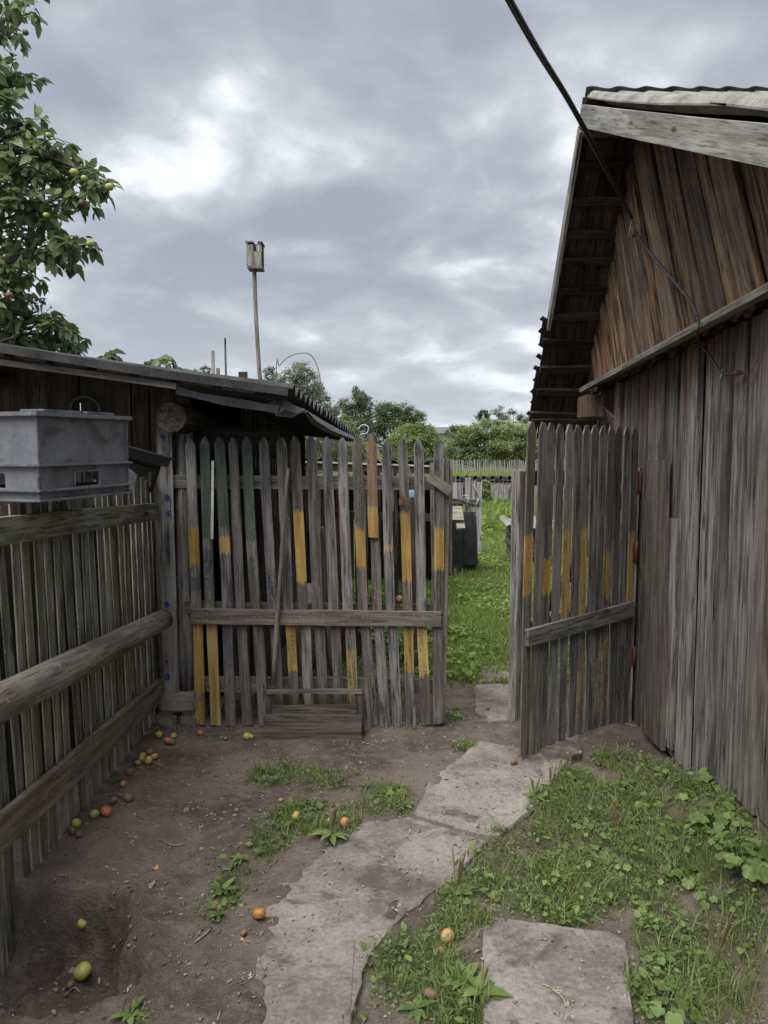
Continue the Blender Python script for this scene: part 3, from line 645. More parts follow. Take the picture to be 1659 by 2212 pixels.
# ================================================================ BARN (right): gable wall on x = 1.46
XW = 1.46; XB = 1.09; NX = Vector((-1, 0, 0))
barn = thing('barn', 'weathered grey plank barn with brown gable boards and ragged roof overhang', 'barn', (XW, 4.0, 0))
la, lb_ = onX(1250, 843, 1.285), onX(1659, 612, 1.285); ls = (lb_ - la) / (lb_.y - la.y)
def ledge_z(y_): return la.z + ls.z * (y_ - la.y)
q = random.Random(11); y = 1.2; k = 0
while y < 5.23:
    wd = q.choice((.09, .10, .12, .13, .15)); wd = min(wd, 5.26 - y) if 5.26 - y > .05 else wd
    g = gz(XW, y); prd = q.uniform(0, .010) + (.018 if k % 3 == 0 else 0)
    tl = q.uniform(-.012, .02)
    board('wall_plank', (XW - prd, y + wd / 2 - tl, g - .03 + q.uniform(0, .05)), (XW - prd, y + wd / 2 + tl, ledge_z(y) - .01), wd - q.choice((.010, .016, .030)), .024, NX, barn, M_barn, seg=5, warp=.005, jit=.015, rnd=q)
    y += wd; k += 1
for dx in (.05,):                                                  # dark sheet added behind the planks to make the cracks read as shade
    board('crack_shade_sheet', (XW + .06, 3.2, 0), (XW + .06, 3.2, 2.05), 4.1, .02, NX, barn, M_dark, seg=1, warp=0, jit=0)
board('cover_plank', onX(1408, 1600, 1.415), onX(1418, 994, 1.415), .30, .02, NX, barn, M_wood, seg=5, warp=.004, w1=.27)
board('cover_plank', onX(1440, 1612, 1.435), onX(1452, 1120, 1.44), .13, .02, NX, barn, M_barn, seg=4, warp=.004)
board('corner_post', (XW + .02, 5.30, -.02), (XW + .02, 5.30, 1.95), .13, .12, NX, barn, M_dark, seg=3)
# ledge over the lower wall and the plate under its end
a = Vector((1.285, la.y, la.z)); b = Vector((1.285, 1.2, ledge_z(1.2)))
board('ledge', a + Vector((.095, 0, .040)), b + Vector((.095, 0, .040)), .205, .026, (-.34, 0, 1), barn, M_pale, seg=8, warp=.008)
bl = onX(1276, 866, 1.30)
box('plate_beam', (1.43, 5.05, 1.845), (.28, .26, .15), barn, M_gable, bev=.01)
# roof lines in the (Y, z) plane
AP = onX(1254, 238, XB); NR = onX(1659, 283, XB); FA = onX(1181, 705, XB); FE = onX(1150, 912, XB)
nsl = (NR.z - AP.z) / (NR.y - AP.y); fsl = (FE.z - AP.z) / (FE.y - AP.y)
def near_z(y_): return AP.z + nsl * (y_ - AP.y)
def far_z(y_): return AP.z + fsl * (y_ - AP.y)
# gable boards, all raked the same way
GX = 1.435; tan_t = math.tan(R(28)); y = 0.4; k = 0; q = random.Random(21)
XF = XW / XB
while y < 5.25:
    wd = q.choice((.10, .12, .14, .17)); yc = y + wd / 2
    z0 = ledge_z(yc) + .02
    zz_ = z0; sl_ = None
    while zz_ < 4.0 and sl_ is None:
        yy = yc + (zz_ - z0) * tan_t
        if zz_ > near_z(yy) - .03: sl_ = nsl
        elif zz_ > far_z(yy) - .03: sl_ = fsl
        zz_ += .004
    if zz_ > z0 + .05 and yc > 1.0:
        prd = q.uniform(0, .010) + (.016 if k % 2 else 0); s28, c28 = math.sin(R(28)), math.cos(R(28))
        board('gable_plank', (GX - prd, yc, z0), (GX - prd, yc + (zz_ - z0) * tan_t, zz_), wd * math.cos(R(28)) * 1.0 + (.006 if k % 2 == 0 else -.026), .022, NX, barn, M_gable, seg=4, warp=.006, jit=.03, rnd=q, slant=(s28 + c28 * sl_) / (c28 - s28 * sl_))
    y += wd; k += 1
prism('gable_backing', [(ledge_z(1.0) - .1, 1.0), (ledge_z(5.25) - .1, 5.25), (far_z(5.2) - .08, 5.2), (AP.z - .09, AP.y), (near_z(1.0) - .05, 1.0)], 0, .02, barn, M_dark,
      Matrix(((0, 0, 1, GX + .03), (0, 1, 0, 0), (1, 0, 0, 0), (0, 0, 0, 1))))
# other walls, so the barn is a closed body
for nm, c_, s_ in (('back_wall', (6.2, 3.2, 1.0), (.05, 4.2, 2.05)), ('side_wall', (3.85, 5.30, .85), (4.6, .05, 1.75)), ('side_wall', (3.85, 1.10, .85), (4.6, .05, 1.75))):
    box(nm, c_, s_, barn, M_barn)
# corrugated sheets
def sheet(name, pA, pB, wdir, wlen, parent, mat, pitch=.14, amp=.022, seg=3, sag=.012, lift=0.0):
    """corrugations run from pA to pB; sheet spreads wlen along wdir"""
    pA, pB = Vector(pA), Vector(pB); ld = (pB - pA); wv = Vector(wdir).normalized(); nr = wv.cross(ld.normalized())
    if nr.z < 0: nr = -nr
    n = max(4, int(wlen / pitch * 8)); V, Fc = [], []
    for i in range(n + 1):
        s = wlen * i / n; hgt_ = amp * math.sin(2 * math.pi * s / pitch)
        for j in range(seg + 1):
            t_ = j / seg; p = ld * t_ + wv * s + nr * (hgt_ - sag * math.sin(math.pi * t_) + lift)
            V.append(tuple(p)); 
    m_ = seg + 1; N = len(V)
    V += [tuple(Vector(v) - nr * .007) for v in V]
    for i in range(n):
        for j in range(seg):
            a = i * m_ + j; Fc.append((a, a + m_, a + m_ + 1, a + 1)); Fc.append((N + a, N + a + 1, N + a + m_ + 1, N + a + m_))
    for i in range(n):
        for j in (0, seg):
            a = i * m_ + j; Fc.append((a, N + a, N + a + m_, a + m_))
    for j in range(seg):
        for i in (0, n):
            a = i * m_ + j; Fc.append((a, a + 1, N + a + 1, N + a))
    return mesh_obj(name, V, Fc, mat, parent, Matrix.Translation(pA))
ez = .055
for r_, (ya, yb) in enumerate(((1.0, 2.75), (2.62, AP.y + .02))):
    x = XB + .03
    for c_ in range(4):
        sheet('roof_sheet', (x, ya, near_z(ya) + ez + .012 * r_ + random.uniform(-.004, .004)), (x, yb, near_z(yb) + ez + .018 + random.uniform(-.004, .004)), (1, 0, 0), 1.16, barn, M_slate, .15, .030); x += 1.12
for r_, (ya, yb) in enumerate(((AP.y - .035, 4.95), (4.9, FE.y + .02))):
    x = XB + .02
    for c_ in range(4):
        sheet('roof_sheet', (x, ya, far_z(ya) + .06), (x, yb, far_z(yb) + .06), (1, 0, 0), 1.16, barn, M_slate2, .15, .026); x += 1.12
log('ridge_pole', (XB + .01, AP.y, AP.z - .10), (6.2, AP.y, AP.z - .10), .05, .05, barn, M_dark, 8, 2)
# bargeboards
a = onX(1253, 250, XB); b = onX(1659, 311, XB); dd = (b - a).normalized()
board('bargeboard', b + dd * 1.1, a, .108, .024, NX, barn, M_pale, seg=6, warp=.004, jit=.02)
a = onX(1250, 282, XB - .005); b = onX(1181, 708, XB - .005)
board('far_bargeboard', b, a, .07, .02, (-1, 0, 0), barn, M_barn, seg=5, warp=.004)
# battens and shingles under the far overhang
vdir = Vector((0, FE.y - AP.y, FE.z - AP.z)); FL = vdir.length; vdir.normalize(); fn = Vector((0, vdir.z, -vdir.y))
if fn.z > 0: fn = -fn                                             # points down, under the roof
def fpt(s, x, dep=0.0): p = AP + vdir * s + fn * dep; return Vector((x, p.y, p.z))
nb = 11; q = random.Random(5)
for i in range(nb):
    s = FL * (i + .55) / nb + q.uniform(-.015, .015)
    x0 = XB + (.0 if i < 6 else -q.uniform(.0, .03))
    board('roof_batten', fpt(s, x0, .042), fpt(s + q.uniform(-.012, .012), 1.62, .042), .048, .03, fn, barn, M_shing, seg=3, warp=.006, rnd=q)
for i in range(nb + 1):
    s0 = FL * (i - .35) / nb; x = XB - (.0 if i < 6 else .04 * q.random())
    while x < 1.60:
        wd = q.uniform(.045, .09)
        ln = FL / nb * q.uniform(.85, 1.35)
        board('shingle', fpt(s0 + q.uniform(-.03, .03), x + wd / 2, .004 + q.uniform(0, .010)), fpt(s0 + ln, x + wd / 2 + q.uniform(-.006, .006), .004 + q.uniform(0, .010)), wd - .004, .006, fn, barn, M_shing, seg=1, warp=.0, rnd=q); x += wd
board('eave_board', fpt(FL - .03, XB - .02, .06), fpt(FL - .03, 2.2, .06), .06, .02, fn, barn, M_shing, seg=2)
# wedge chips at the rake edge
for i in range(9):
    s = FL * (.60 + .045 * i) ; board('edge_chip', fpt(s, XB - .03 - q.random() * .02, .0), fpt(s + .06, XB + .05, .0), .03, .01, fn, barn, M_shing, seg=1, rnd=q)

# ================================================================ SERVICE CABLE, insulator and tail wire
hook = onX(1366, 492, 1.36)
cab = thing('service_cable', 'twin black overhead cable tied to an insulator on the barn gable', 'cable', tuple(hook))
def at_d(u, v, D_): r = ray(u, v); return Vector((0, 0, EYE)) + r * D_
e1 = at_d(1100, 0, 2.45); e2 = at_d(1235, 228, 3.35); e3 = at_d(1330, 405, 4.05)
far_end = e1 + (e1 - e2) * 2.2 + Vector((0, 0, .12))
for s_ in (-1, 1):
    o_ = Vector((.0046 * s_, 0, .002 * s_))
    tube('strand', spline([hook + o_ * .4 + Vector((-.004, 0, .05)), e3 + o_, e2 + o_ * 1.2, e1 + o_ * 1.2, far_end], 8), .0068, cab, M_cable, 7)
log('insulator', hook + Vector((.02, 0, -.045)), hook + Vector((-.003, 0, .005)), .018, .013, cab, M_rust, 10, 3, 0)
tube('tie_wire', spline([hook + Vector((-.018, 0, -.05)), hook + Vector((-.016, 0, -.02)), hook + Vector((0, 0, .05)), hook + Vector((.012, 0, .055)), hook + Vector((.02, 0, .0)), hook + Vector((.018, -.02, -.03))], 5), .0028, cab, M_wire, 6)
pts = [hook + Vector((.01, -.01, -.02)), onX(1400, 540, 1.37), onX(1450, 600, 1.375), onX(1495, 655, 1.37), onX(1508, 690, 1.28), onX(1506, 722, 1.27), onX(1512, 742, 1.38), onX(1535, 770, 1.405), onX(1556, 800, 1.41), onX(1578, 808, 1.41), onX(1592, 806, 1.412)]
tube('tail_wire', spline(pts, 6), [.0075] * 20 + [.0055] * (len(spline(pts, 6)) - 20), cab, M_cable, 7)
c_ = onX(1560, 806, 1.41); tube('bracket', spline([c_ + Vector((0, 0, .015)), c_, c_ + Vector((-.01, -.005, -.03))], 3), .004, cab, M_wire, 6)
c_ = onX(1594, 805, 1.42); box('bracket', c_, (.03, .035, .018), cab, M_rust, bev=.004); tube('bracket_nail', [c_, c_ + Vector((-.02, .0, -.05))], .002, cab, M_rust, 5)
# coil of rusty wire over the gate top
wc = thing('wire_coil', 'tangle of dry rusty wire hanging at the barn corner above the gate', 'wire', tuple(onX(1315, 905, 1.40)))
for i in range(8):
    a0 = onX(1290 + i * 2, 925, 1.40 - .004 * i); b0 = onX(1318 + i * 3, 930 + 4 * i, 1.40 - .004 * i); tp = onX(1306 + i * 3, 880 + 3 * i, 1.39 - .004 * i)
    tube('wire', spline([a0 - Vector((0, 0, .08)), a0, tp, b0, b0 - Vector((0, 0, .10 + .02 * (i % 3)))], 6), .0024, wc, M_rwire, 5)
wn = thing('wire_tangle', 'loose thin grey wire snagged on the barn wall by the cable bracket', 'wire', tuple(onX(1650, 790, 1.41)))
for i in range(4):
    pts = [onX(1652 - 9 * j + random.uniform(-4, 4) + 3 * i, 730 + 26 * j + random.uniform(-6, 6), 1.405 - .004 * i) for j in range(5)]
    tube('wire', spline(pts, 5), .0016, wn, M_rwire, 4)

# ================================================================ SHED (left): low roof, eave running back
shed = thing('shed', 'low dark shed behind the fence with a corrugated roof and bent tin flashing', 'shed', (-1.9, 5.0, 0))
RF = 3.90                                                          # front rake
E0 = onY(625, 838, RF); E1 = onY(772, 950, 6.85); SL = .150        # eave line and roof slope (rise towards -x)
XU = -2.75
def roof_pt(y_, x): 
    t_ = (y_ - RF) / (E1.y - RF); e = E0.lerp(E1, t_); return Vector((x, y_, e.z + SL * (e.x - x)))
def eave(y_): t_ = (y_ - RF) / (E1.y - RF); return E0.lerp(E1, t_)
y = RF
for i in range(3):
    ln = (E1.y - RF) / 3
    pA = eave(y); pB = Vector((XU, y, roof_pt(y, XU).z)); pC = eave(y + ln)
    wv = pC - pA
    sheet('roof_sheet', pA + Vector((random.uniform(0, .03), 0, .004 * i)), pB + Vector((0, 0, .004 * i)), wv, wv.length + .06, shed, M_slate2, .132, .026, 4, .02); y += ln
# fascia along the front rake
a, b = onY(-180, 722, RF - .01), onY(622, 846, RF - .01)
board('fascia', a, b, .042, .03, NF, shed, M_slate2, seg=8, warp=.006)
a, b = onY(-180, 757, RF + .03), onY(380, 836, RF + .03); board('fascia', a, b, .030, .05, NF, shed, M_wood, seg=8, warp=.006)
for i in range(7):
    a = onY(-60 + i * 90, 752 + i * 13.5, RF + .06); b = onY(10 + i * 90, 763 + i * 13.5, RF + .06); board('packing_slat', a, b, .035, .04, NF, shed, M_rail, seg=2)
a, b = onY(380, 838, RF + .04), onY(600, 890, RF + .04)
board('torn_fascia', a, b, .038, .012, (0, -1, -.3), shed, M_tin, seg=7, warp=.01, jit=.25)
# purlin and wall plate logs running back
lg = onY(371, 901, 4.12)
log('wall_plate', lg, (lg.x + .10, 6.8, lg.z - .06), .083, .085, shed, M_dark, 16, 6, .04)
lg2 = log('log_end', lg + Vector((0, -.012, 0)), lg + Vector((0, .0, 0)), .080, .083, shed, M_trough, 16, 1, .06)
log('purlin', (-2.2, 4.05, 1.98), (-2.1, 6.8, 1.93), .06, .06, shed, M_dark, 10, 3)
# front wall
x = -2.72; q = random.Random(9)
while x < -1.20:
    wd = q.uniform(.10, .16); board('wall_plank', (x + wd / 2, 4.42 + q.uniform(-.006, .006), -.02), (x + wd / 2, 4.42, roof_pt(4.42, x).z - .05), wd - .006, .022, NF, shed, M_dark, seg=2, rnd=q); x += wd
# side wall under the eave, behind the gate
y = 4.75
while y < 6.8:
    wd = q.uniform(.10, .16); e = eave(y)
    board('wall_plank', (-.86 + .06 * (y - 4.75), y + wd / 2, -.02), (-.86 + .06 * (y - 4.75), y + wd / 2, e.z + .02), wd - .012, .022, (1, 0, 0), shed, M_dark, seg=2, rnd=q); y += wd
board('back_wall', (-1.7, 6.82, -.1), (-1.7, 6.82, 1.9), 2.0, .03, NF, shed, M_dark, seg=1, warp=0, jit=0)
board('left_wall', (-2.73, 5.6, -.1), (-2.73, 5.6, 2.1), 2.4, .03, (-1, 0, 0), shed, M_dark, seg=1, warp=0, jit=0)
board('lintel', (-1.2, 4.46, 1.66), (-.62, 4.50, 1.60), .16, .05, NF, shed, M_dark, seg=3)
# bent tin flashing hanging under the eave
fl = [(575, 872, 3.98), (598, 897, 3.95), (632, 902, 4.0), (656, 884, 4.05), (672, 912, 4.3), (702, 932, 4.9), (737, 944, 5.5), (762, 952, 6.2)]
V = []; q = random.Random(2)
top_ = [(592, 850, 3.98), (612, 862, 4.0), (634, 876, 4.05), (658, 886, 4.15), (676, 896, 4.4), (706, 914, 5.0), (738, 931, 5.6), (763, 943, 6.25)]
for (u0, v0, y0), (u1, v1, y1) in zip(fl, top_):
    a, b = onY(u0, v0, y0), onY(u1, v1, y1); mid = (a + b) / 2 + Vector((.02, -.02, -.012)); V += [tuple(a), tuple(mid), tuple(b)]
Fc = []
for i in range(len(fl) - 1):
    for j in range(2): a = i * 3 + j; Fc.append((a, a + 1, a + 4, a + 3))
o = mesh_obj('tin_flashing', V, Fc, M_tin, shed); sm = o.modifiers.new('thick', 'SOLIDIFY'); sm.thickness = .004
rim = [onY(*p) for p in fl]; tube('flashing_rim', rim, .0035, shed, M_pale, 5)

# ================================================================ GREY PLASTIC CRATE balanced on the fence
C0 = at_d(86, 1089, 2.66); C1 = at_d(276, 1087, 3.13)
cd = (C1 - C0); cd.z = 0; clen = cd.length; cd.normalize(); cw = Vector((-cd.y, cd.x, 0)); CH = .308; CWD = .40; cz = 1.402
crate = thing('plastic_crate', 'grey plastic crate with ribs and hand holes resting on the slatted fence', 'crate', (C0.x, C0.y, cz))
CM = Matrix((cd, cw, Vector((0, 0, 1)))).transposed().to_4x4(); CM.translation = Vector((C0.x, C0.y, cz))
def cbox(name, x0, x1, y0, y1, z0, z1, bev=.0, mat=None):
    o = box(name, (0, 0, 0), (x1 - x0, y1 - y0, z1 - z0), None, mat or M_plast, None, bev)
    M = CM @ Matrix.Translation(((x0 + x1) / 2, (y0 + y1) / 2, (z0 + z1) / 2)); o.parent = crate; o.matrix_basis = W[crate.name].inverted() @ M; W[o.name] = M; return o
tk = .006
def cwall(name, M, L, h0=.33, h1=.66, zb=.042, zt=.100):             # wall with an oblong hand hole
    xs = [0, L * h0 + .0, L * h1, L]; xa, xb_ = L * .36, L * .645
    V = []; pts = [(0, 0), (L, 0), (L, CH), (0, CH)]; r_ = .012
    hole = []
    for cx, cz_, a0 in ((xb_ - r_, zb + r_, -90), (xb_ - r_, zt - r_, 0), (xa + r_, zt - r_, 90), (xa + r_, zb + r_, 180)):
        for k_ in range(4): a_ = R(a0 + 30 * k_); hole.append((cx + r_ * math.cos(a_), cz_ + r_ * math.sin(a_)))
    bm = bmesh.new(); vo = [bm.verts.new((x, 0, z)) for x, z in pts]; vh = [bm.verts.new((x, 0, z)) for x, z in hole]
    es = [bm.edges.new((vo[i], vo[(i + 1) % 4])) for i in range(4)] + [bm.edges.new((vh[i], vh[(i + 1) % 16])) for i in range(16)]
    bmesh.ops.triangle_fill(bm, use_beauty=True, edges=es)
    g_ = bmesh.ops.extrude_face_region(bm, geom=bm.faces[:]); 
    for v in [e for e in g_['geom'] if isinstance(e, bmesh.types.BMVert)]: v.co.y += tk
    bmesh.ops.recalc_face_normals(bm, faces=bm.faces); me = bpy.data.meshes.new(name); bm.to_mesh(me); bm.free(); me.materials.append(M_plast)
    wl = link(bpy.data.objects.new(name, me), crate, CM @ M)
    rim_ = [CM @ M @ Vector((x, -.003, z)) for x, z in hole]; tube('handle_rim', rim_ + rim_[:2], .0045, wl, M_plast, 6)
    return wl
cwall('side', Matrix.Identity(4), clen); cwall('side', Matrix.Translation((0, CWD - tk, 0)), clen)
cwall('end', Matrix(((0, -1, 0, tk), (1, 0, 0, 0), (0, 0, 1, 0), (0, 0, 0, 1))), CWD); cwall('end', Matrix(((0, -1, 0, clen), (1, 0, 0, 0), (0, 0, 1, 0), (0, 0, 0, 1))), CWD)
cbox('bottom', .004, clen - .004, .004, CWD - .004, .004, .012)
for z0 in (0.0, .034, .122, CH - .012):
    e = .018 if z0 < CH - .02 else .020
    hgt_ = .009 if z0 < CH - .02 else .016
    cbox('rib', -e, clen + e, -e, 0, z0, z0 + hgt_, .002); cbox('rib', -e, 0, 0, CWD, z0, z0 + hgt_, .002); cbox('rib', clen, clen + e, 0, CWD, z0, z0 + hgt_, .002)
for x_, y_ in ((-.006, -.006), (clen - .002, -.006), (-.006, CWD - .004)): cbox('corner_rib', x_, x_ + .010, y_, y_ + .010, .0072, CH - .0125, .002)
cbox('light_cover', .0065, clen - .0065, .0065, CWD - .0065, CH - .02, CH - .013)  # unseen cover added to keep sky light out, so the hand holes read dark
cbox('lid_flap', .03, clen * .50, -.004, .10, CH + .005, CH + .014, .003); cbox('lid_flap', clen * .52, clen * .86, -.002, .10, CH + .006, CH + .015, .003)
# black ribbed sheet bits stuffed on the fence beside the crate
bs = thing('ribbed_sheet', 'black ribbed roofing offcut propped on the fence between crate and post', 'roof sheet', tuple(onX(320, 1040, -1.28)))
a, b, c_ = onX(270, 958, -1.34), onX(372, 994, -1.12), 0
pA, pB = at_d(272, 962, 3.35), at_d(380, 992, 4.02)
sheet('upper_sheet', pB, pA, Vector((-.85, -.15, -.35)), .20, bs, M_tar, .075, .014, 3, .0)
sheet('lower_sheet', pB + Vector((-.10, -.06, -.04)), pA + Vector((-.04, -.02, -.055)), Vector((-.75, -.2, -.45)), .16, bs, M_tar, .075, .013, 3, .0)
board('support_stick', onX(330, 1060, -1.29), at_d(350, 1000, 3.95), .03, .02, (1, -.5, 0), bs, M_dark, seg=2)
board('grey_offcut', at_d(275, 1052, 3.3), at_d(288, 1020, 3.35), .05, .01, (1, -.7, .2), bs, M_plast, seg=1)
# rubber hose hook on the shed wall
hs = tube('rubber_hose', spline([onY(152, 893, 4.38), onY(158, 868, 4.38), (onY(185, 856, 4.36)), onY(212, 872, 4.37), onY(219, 905, 4.38)], 6), .012, None, M_tar, 8); setp(hs, 'arched black rubber hose hung on the shed wall above the crate', 'hose')
# ================================================================ BEHIND THE GATE
def planks_between(name, p0, p1, h0, h1, wr, gap, parent, mat, nrm, th=.018, tip=0, seed=1, base=None, seg=1, lean=.0):
    q = random.Random(seed); p0, p1 = Vector(p0), Vector(p1); L = (p1 - p0).length; dd = (p1 - p0).normalized(); s = 0; n = 0
    while s < L:
        wd = q.uniform(*wr); c_ = p0 + dd * (s + wd / 2); g = gz(c_.x, c_.y) if base is None else base
        l_ = dd * q.uniform(-lean, lean)
        board(name, (c_.x, c_.y, g - .03), Vector((c_.x, c_.y, g + q.uniform(h0, h1))) + l_, wd, th, nrm, parent, mat, tip=tip, seg=seg, warp=.004, rnd=q, jit=.04)
        s += wd + q.uniform(*gap); n += 1
    return n
# woodshed with wavy roof
ws = thing('woodshed', 'low open woodshed with a wavy grey roof beyond the gate', 'shed', (.3, 8.3, 0))
a, b = onY(610, 990, 7.6), onY(962, 1001, 7.6)
sheet('roof_sheet', a, a + Vector((0, 1.6, -.14)), b - a, (b - a).length, ws, M_slate2, .175, .024, 2, 0)
board('front_beam', a + Vector((0, -.01, -.075)), b + Vector((0, -.01, -.075)), .07, .05, NF, ws, M_dark, seg=4)
board('edge_lath', a + Vector((0, -.03, -.03)), b + Vector((0, -.03, -.03)), .016, .012, NF, ws, M_white, seg=3)
for x_ in (a.x + .05, (a.x + b.x) / 2, b.x - .04):
    for yy in (7.65, 9.1): log('post', (x_, yy, gz(x_, yy) - .05), (x_, yy, a.z - .04), .04, .035, ws, M_dark, 8, 3)
planks_between('back_plank', (a.x, 9.15, 0), (b.x, 9.15, 0), 1.15, 1.3, (.10, .15), (.002, .01), ws, M_dark, NF, seed=4)
# old pickets and leaning lumber between
pk = thing('picket_stub', 'short old picket panel standing behind the gate under the woodshed roof', 'fence', (.2, 7.0, 0))
for i, (u_, v_) in enumerate(((812, 1000), (841, 998), (849, 1004), (880, 1002), (905, 1010), (780, 1010), (735, 1012))):
    t_ = onY(u_, v_, 7.0); board('picket', (t_.x + .02, 7.0, gz(t_.x, 7) - .02), t_, .07, .018, NF, pk, M_wood if i % 2 else M_dark, tip=.09, tipw=.08, seg=2)
board('rail', onY(720, 1112, 7.03), onY(935, 1118, 7.03), .07, .03, NF, pk, M_dark, seg=2)
LEAN = [((700, 1300), (660, 1040), 5.0, 4.75, .07, M_wood, 'grey split plank leaning on the shed behind the gate'), ((712, 1340), (690, 1140), 4.9, 4.75, .06, M_rail, 'short weathered board leaning low behind the gate pickets'),
        ((742, 1290), (735, 1035), 5.4, 5.2, .055, M_rust, 'rust red iron upright behind the gate pickets'), ((775, 1300), (778, 1030), 5.6, 5.4, .05, M_dark, 'dark thin post behind the gate beside the rusty upright'),
        ((640, 1420), (600, 1080), 4.8, 4.7, .09, M_wood, 'grey leaning board behind the pole at the gate'), ((520, 1480), (470, 1000), 4.75, 4.7, .10, M_wood, 'broad grey board standing behind the green gate pickets'),
        ((430, 1480), (440, 1000), 4.72, 4.65, .09, M_shing, 'brown board standing behind the first gate pickets'), ((580, 1480), (545, 1010), 4.78, 4.7, .08, M_shing, 'brown board leaning behind the middle gate pickets'),
        ((905, 1440), (893, 1075), 5.2, 5.2, .05, M_dark, 'dark slim stake behind the padlocked gate picket'), ((945, 1440), (938, 1000), 5.0, 5.0, .06, M_wood, 'grey stake standing just inside the gate end')]
for (u0, v0), (u1, v1), y0, y1, wd, mt, lb in LEAN:
    b0 = onY(u0, v0, y0); b1 = onY(u1, v1, y1); dd = (b1 - b0); k_ = (gz(b0.x, y0) - b0.z) / dd.z
    o = board('leaning_board', b0 + dd * k_, b1, wd, .018, NF, None, mt, seg=3); setp(o, lb, 'board')
pl_ = board('fallen_board', onG(766, 1452), onG(842, 1384 + 20) + Vector((0, 0, .12)), .10, .02, (-.2, -1, .5), None, M_dark, seg=3); setp(pl_, 'dark board lying slanted on the ground behind the gate', 'board')
lgp = log('fallen_log', onY(828, 1262, 6.2) * 1.0, onY(945, 1240, 6.6), .055, .05, None, M_bark, 10, 5, .08); lgp.location.z = gz(.2, 6.2) + .05; setp(lgp, 'reddish round log lying on the grass behind the gate', 'log')
bk = thing('plastic_bucket', 'pale blue bucket glimpsed between the gate pickets', 'bucket', tuple(onY(893, 1110, 6.4)))
c_ = onY(893, 1093, 6.4); log('body', c_ - Vector((0, 0, .0)), c_ + Vector((0, 0, .20)), .07, .095, bk, M_bluep, 16, 2, 0)
tube('bucket_rim', [c_ + Vector((.098 * math.cos(i * .4), .098 * math.sin(i * .4), .20)) for i in range(17)], .006, bk, M_bluep, 6)
st = thing('work_bench', 'rough outdoor bench of worn boards beside the black boards', 'bench', (.9, 9.6, 0))
for (u0, u1, v_, wd, yy) in ((880, 1000, 1108, .30, 9.55), (985, 1003, 1128, .25, 9.45)):
    a, b = onY(u0, v_, yy), onY(u1, v_, yy); board('bench_top', a, b, wd, .03, (0, -.55, 1), st, M_pale, seg=3)
for u_ in (900, 975): log('leg', onY(u_, 1230, 9.6) * Vector((1, 1, 0)).length * 0 + Vector((onY(u_, 1200, 9.6).x, 9.6, gz(.5, 9.6) - .02)), onY(u_, 1112, 9.6), .035, .03, st, M_dark, 8, 2)
bb = thing('tarred_box', 'black tar-papered box of upright boards on the lawn beside the board fence', 'box', tuple(onG(1005, 1216)))
for (u0, u1, vt, vb, yy) in ((978, 1000, 1118, 1222, 9.9), (1000, 1028, 1106, 1216, 9.9)):
    a, b = onY((u0 + u1) / 2, vb + 4, yy), onY((u0 + u1) / 2, vt, yy); board('black_board', a, b, (u1 - u0) * 10 / F, .03, (-.15, -1, 0), bb, M_tar, seg=2, w1=(u1 - u0) * .93 * 10 / F)
a, b = onY(1029, 1218, 9.9), onY(1025, 1110, 9.9); board('black_board', a, b, .40, .02, (1, 0, 0), bb, M_tar, seg=1)
a = onY(1002, 1216, 10.3); box('core', (a.x, 10.25, gz(a.x, 10.25) + .30), (.26, .5, .62), bb, M_tar)
bf = thing('board_fence', 'grey upright board fence with a bent branch and wire on its rail', 'fence', tuple(onG(1005, 1200)))
yy = 11.6
a, b = onY(900, 1190, yy), onY(1034, 1190, yy); q = random.Random(31); x = a.x
while x < b.x:
    wd = q.uniform(.06, .10); z_ = onY(0, 1035 + q.uniform(-9, 12), yy).z; board('board', (x + wd / 2, yy, gz(x, yy) - .02), (x + wd / 2 + q.uniform(-.01, .01), yy, z_), wd, .02, NF, bf, M_far, seg=2, rnd=q); x += wd + q.uniform(.004, .02)
board('rail', onY(900, 1080, yy - .03), onY(1037, 1084, yy - .03), .075, .03, NF, bf, M_wood, seg=3)
board('strut', onY(1022, 1047, yy - .05), onY(1037, 1074, yy - .05), .03, .02, NF, bf, M_far, seg=1)
br = tube('bent_branch', spline([onY(972, 1078, yy - .12), onY(990, 1080, yy - .12), onY(1008, 1086, yy - .12), onY(1006, 1105, yy - .12), onY(1000, 1118, yy - .12), onY(999, 1160, yy - .12)], 5), .022, None, M_bark, 7); setp(br, 'dark crooked branch hooked over the grey board fence rail', 'branch')
wl = thing('wire_twist', 'white twisted wire ends on the grey board fence', 'wire', tuple(onY(1010, 1072, yy - .12)))
tube('wire', spline([onY(1000, 1071, yy - .13), onY(1010, 1070, yy - .13), onY(1012, 1080, yy - .13), onY(1009, 1086, yy - .13)], 4), .006, wl, M_white, 5); tube('wire', spline([onY(1030, 1082, yy - .13), onY(1035, 1078, yy - .13), onY(1028, 1090, yy - .13)], 4), .008, wl, M_white, 5)
# far pale fence with a slatted, tiled top
yf = 24.0
ff = thing('pale_board_fence', 'far pale plank fence topped by dark slats and wavy roofing', 'fence', tuple(onG(1085, 1105)))
a, b = onY(1058, 1100, yf), onY(1330, 1100, yf); q = random.Random(41); x = a.x
while x < b.x:
    wd = q.uniform(.10, .17); board('plank', (x + wd / 2, yf, gz(x, yf) - .05), (x + wd / 2 + .02, yf, onY(0, 1046, yf).z + q.uniform(-.01, .02)), wd - .008, .02, NF, ff, M_far, seg=1, rnd=q); x += wd
x = onY(985, 1040, yf).x
while x < b.x: board('slat', (x, yf + .1, onY(0, 1052, yf).z), (x, yf + .1, onY(0, 1031, yf).z), .06, .02, NF, ff, M_wood, seg=1, rnd=q); x += .135
for v_ in (1037, 1044): board('rail', onY(985, v_, yf + .07), onY(1330, v_, yf + .07), .03, .02, NF, ff, M_wood, seg=2)
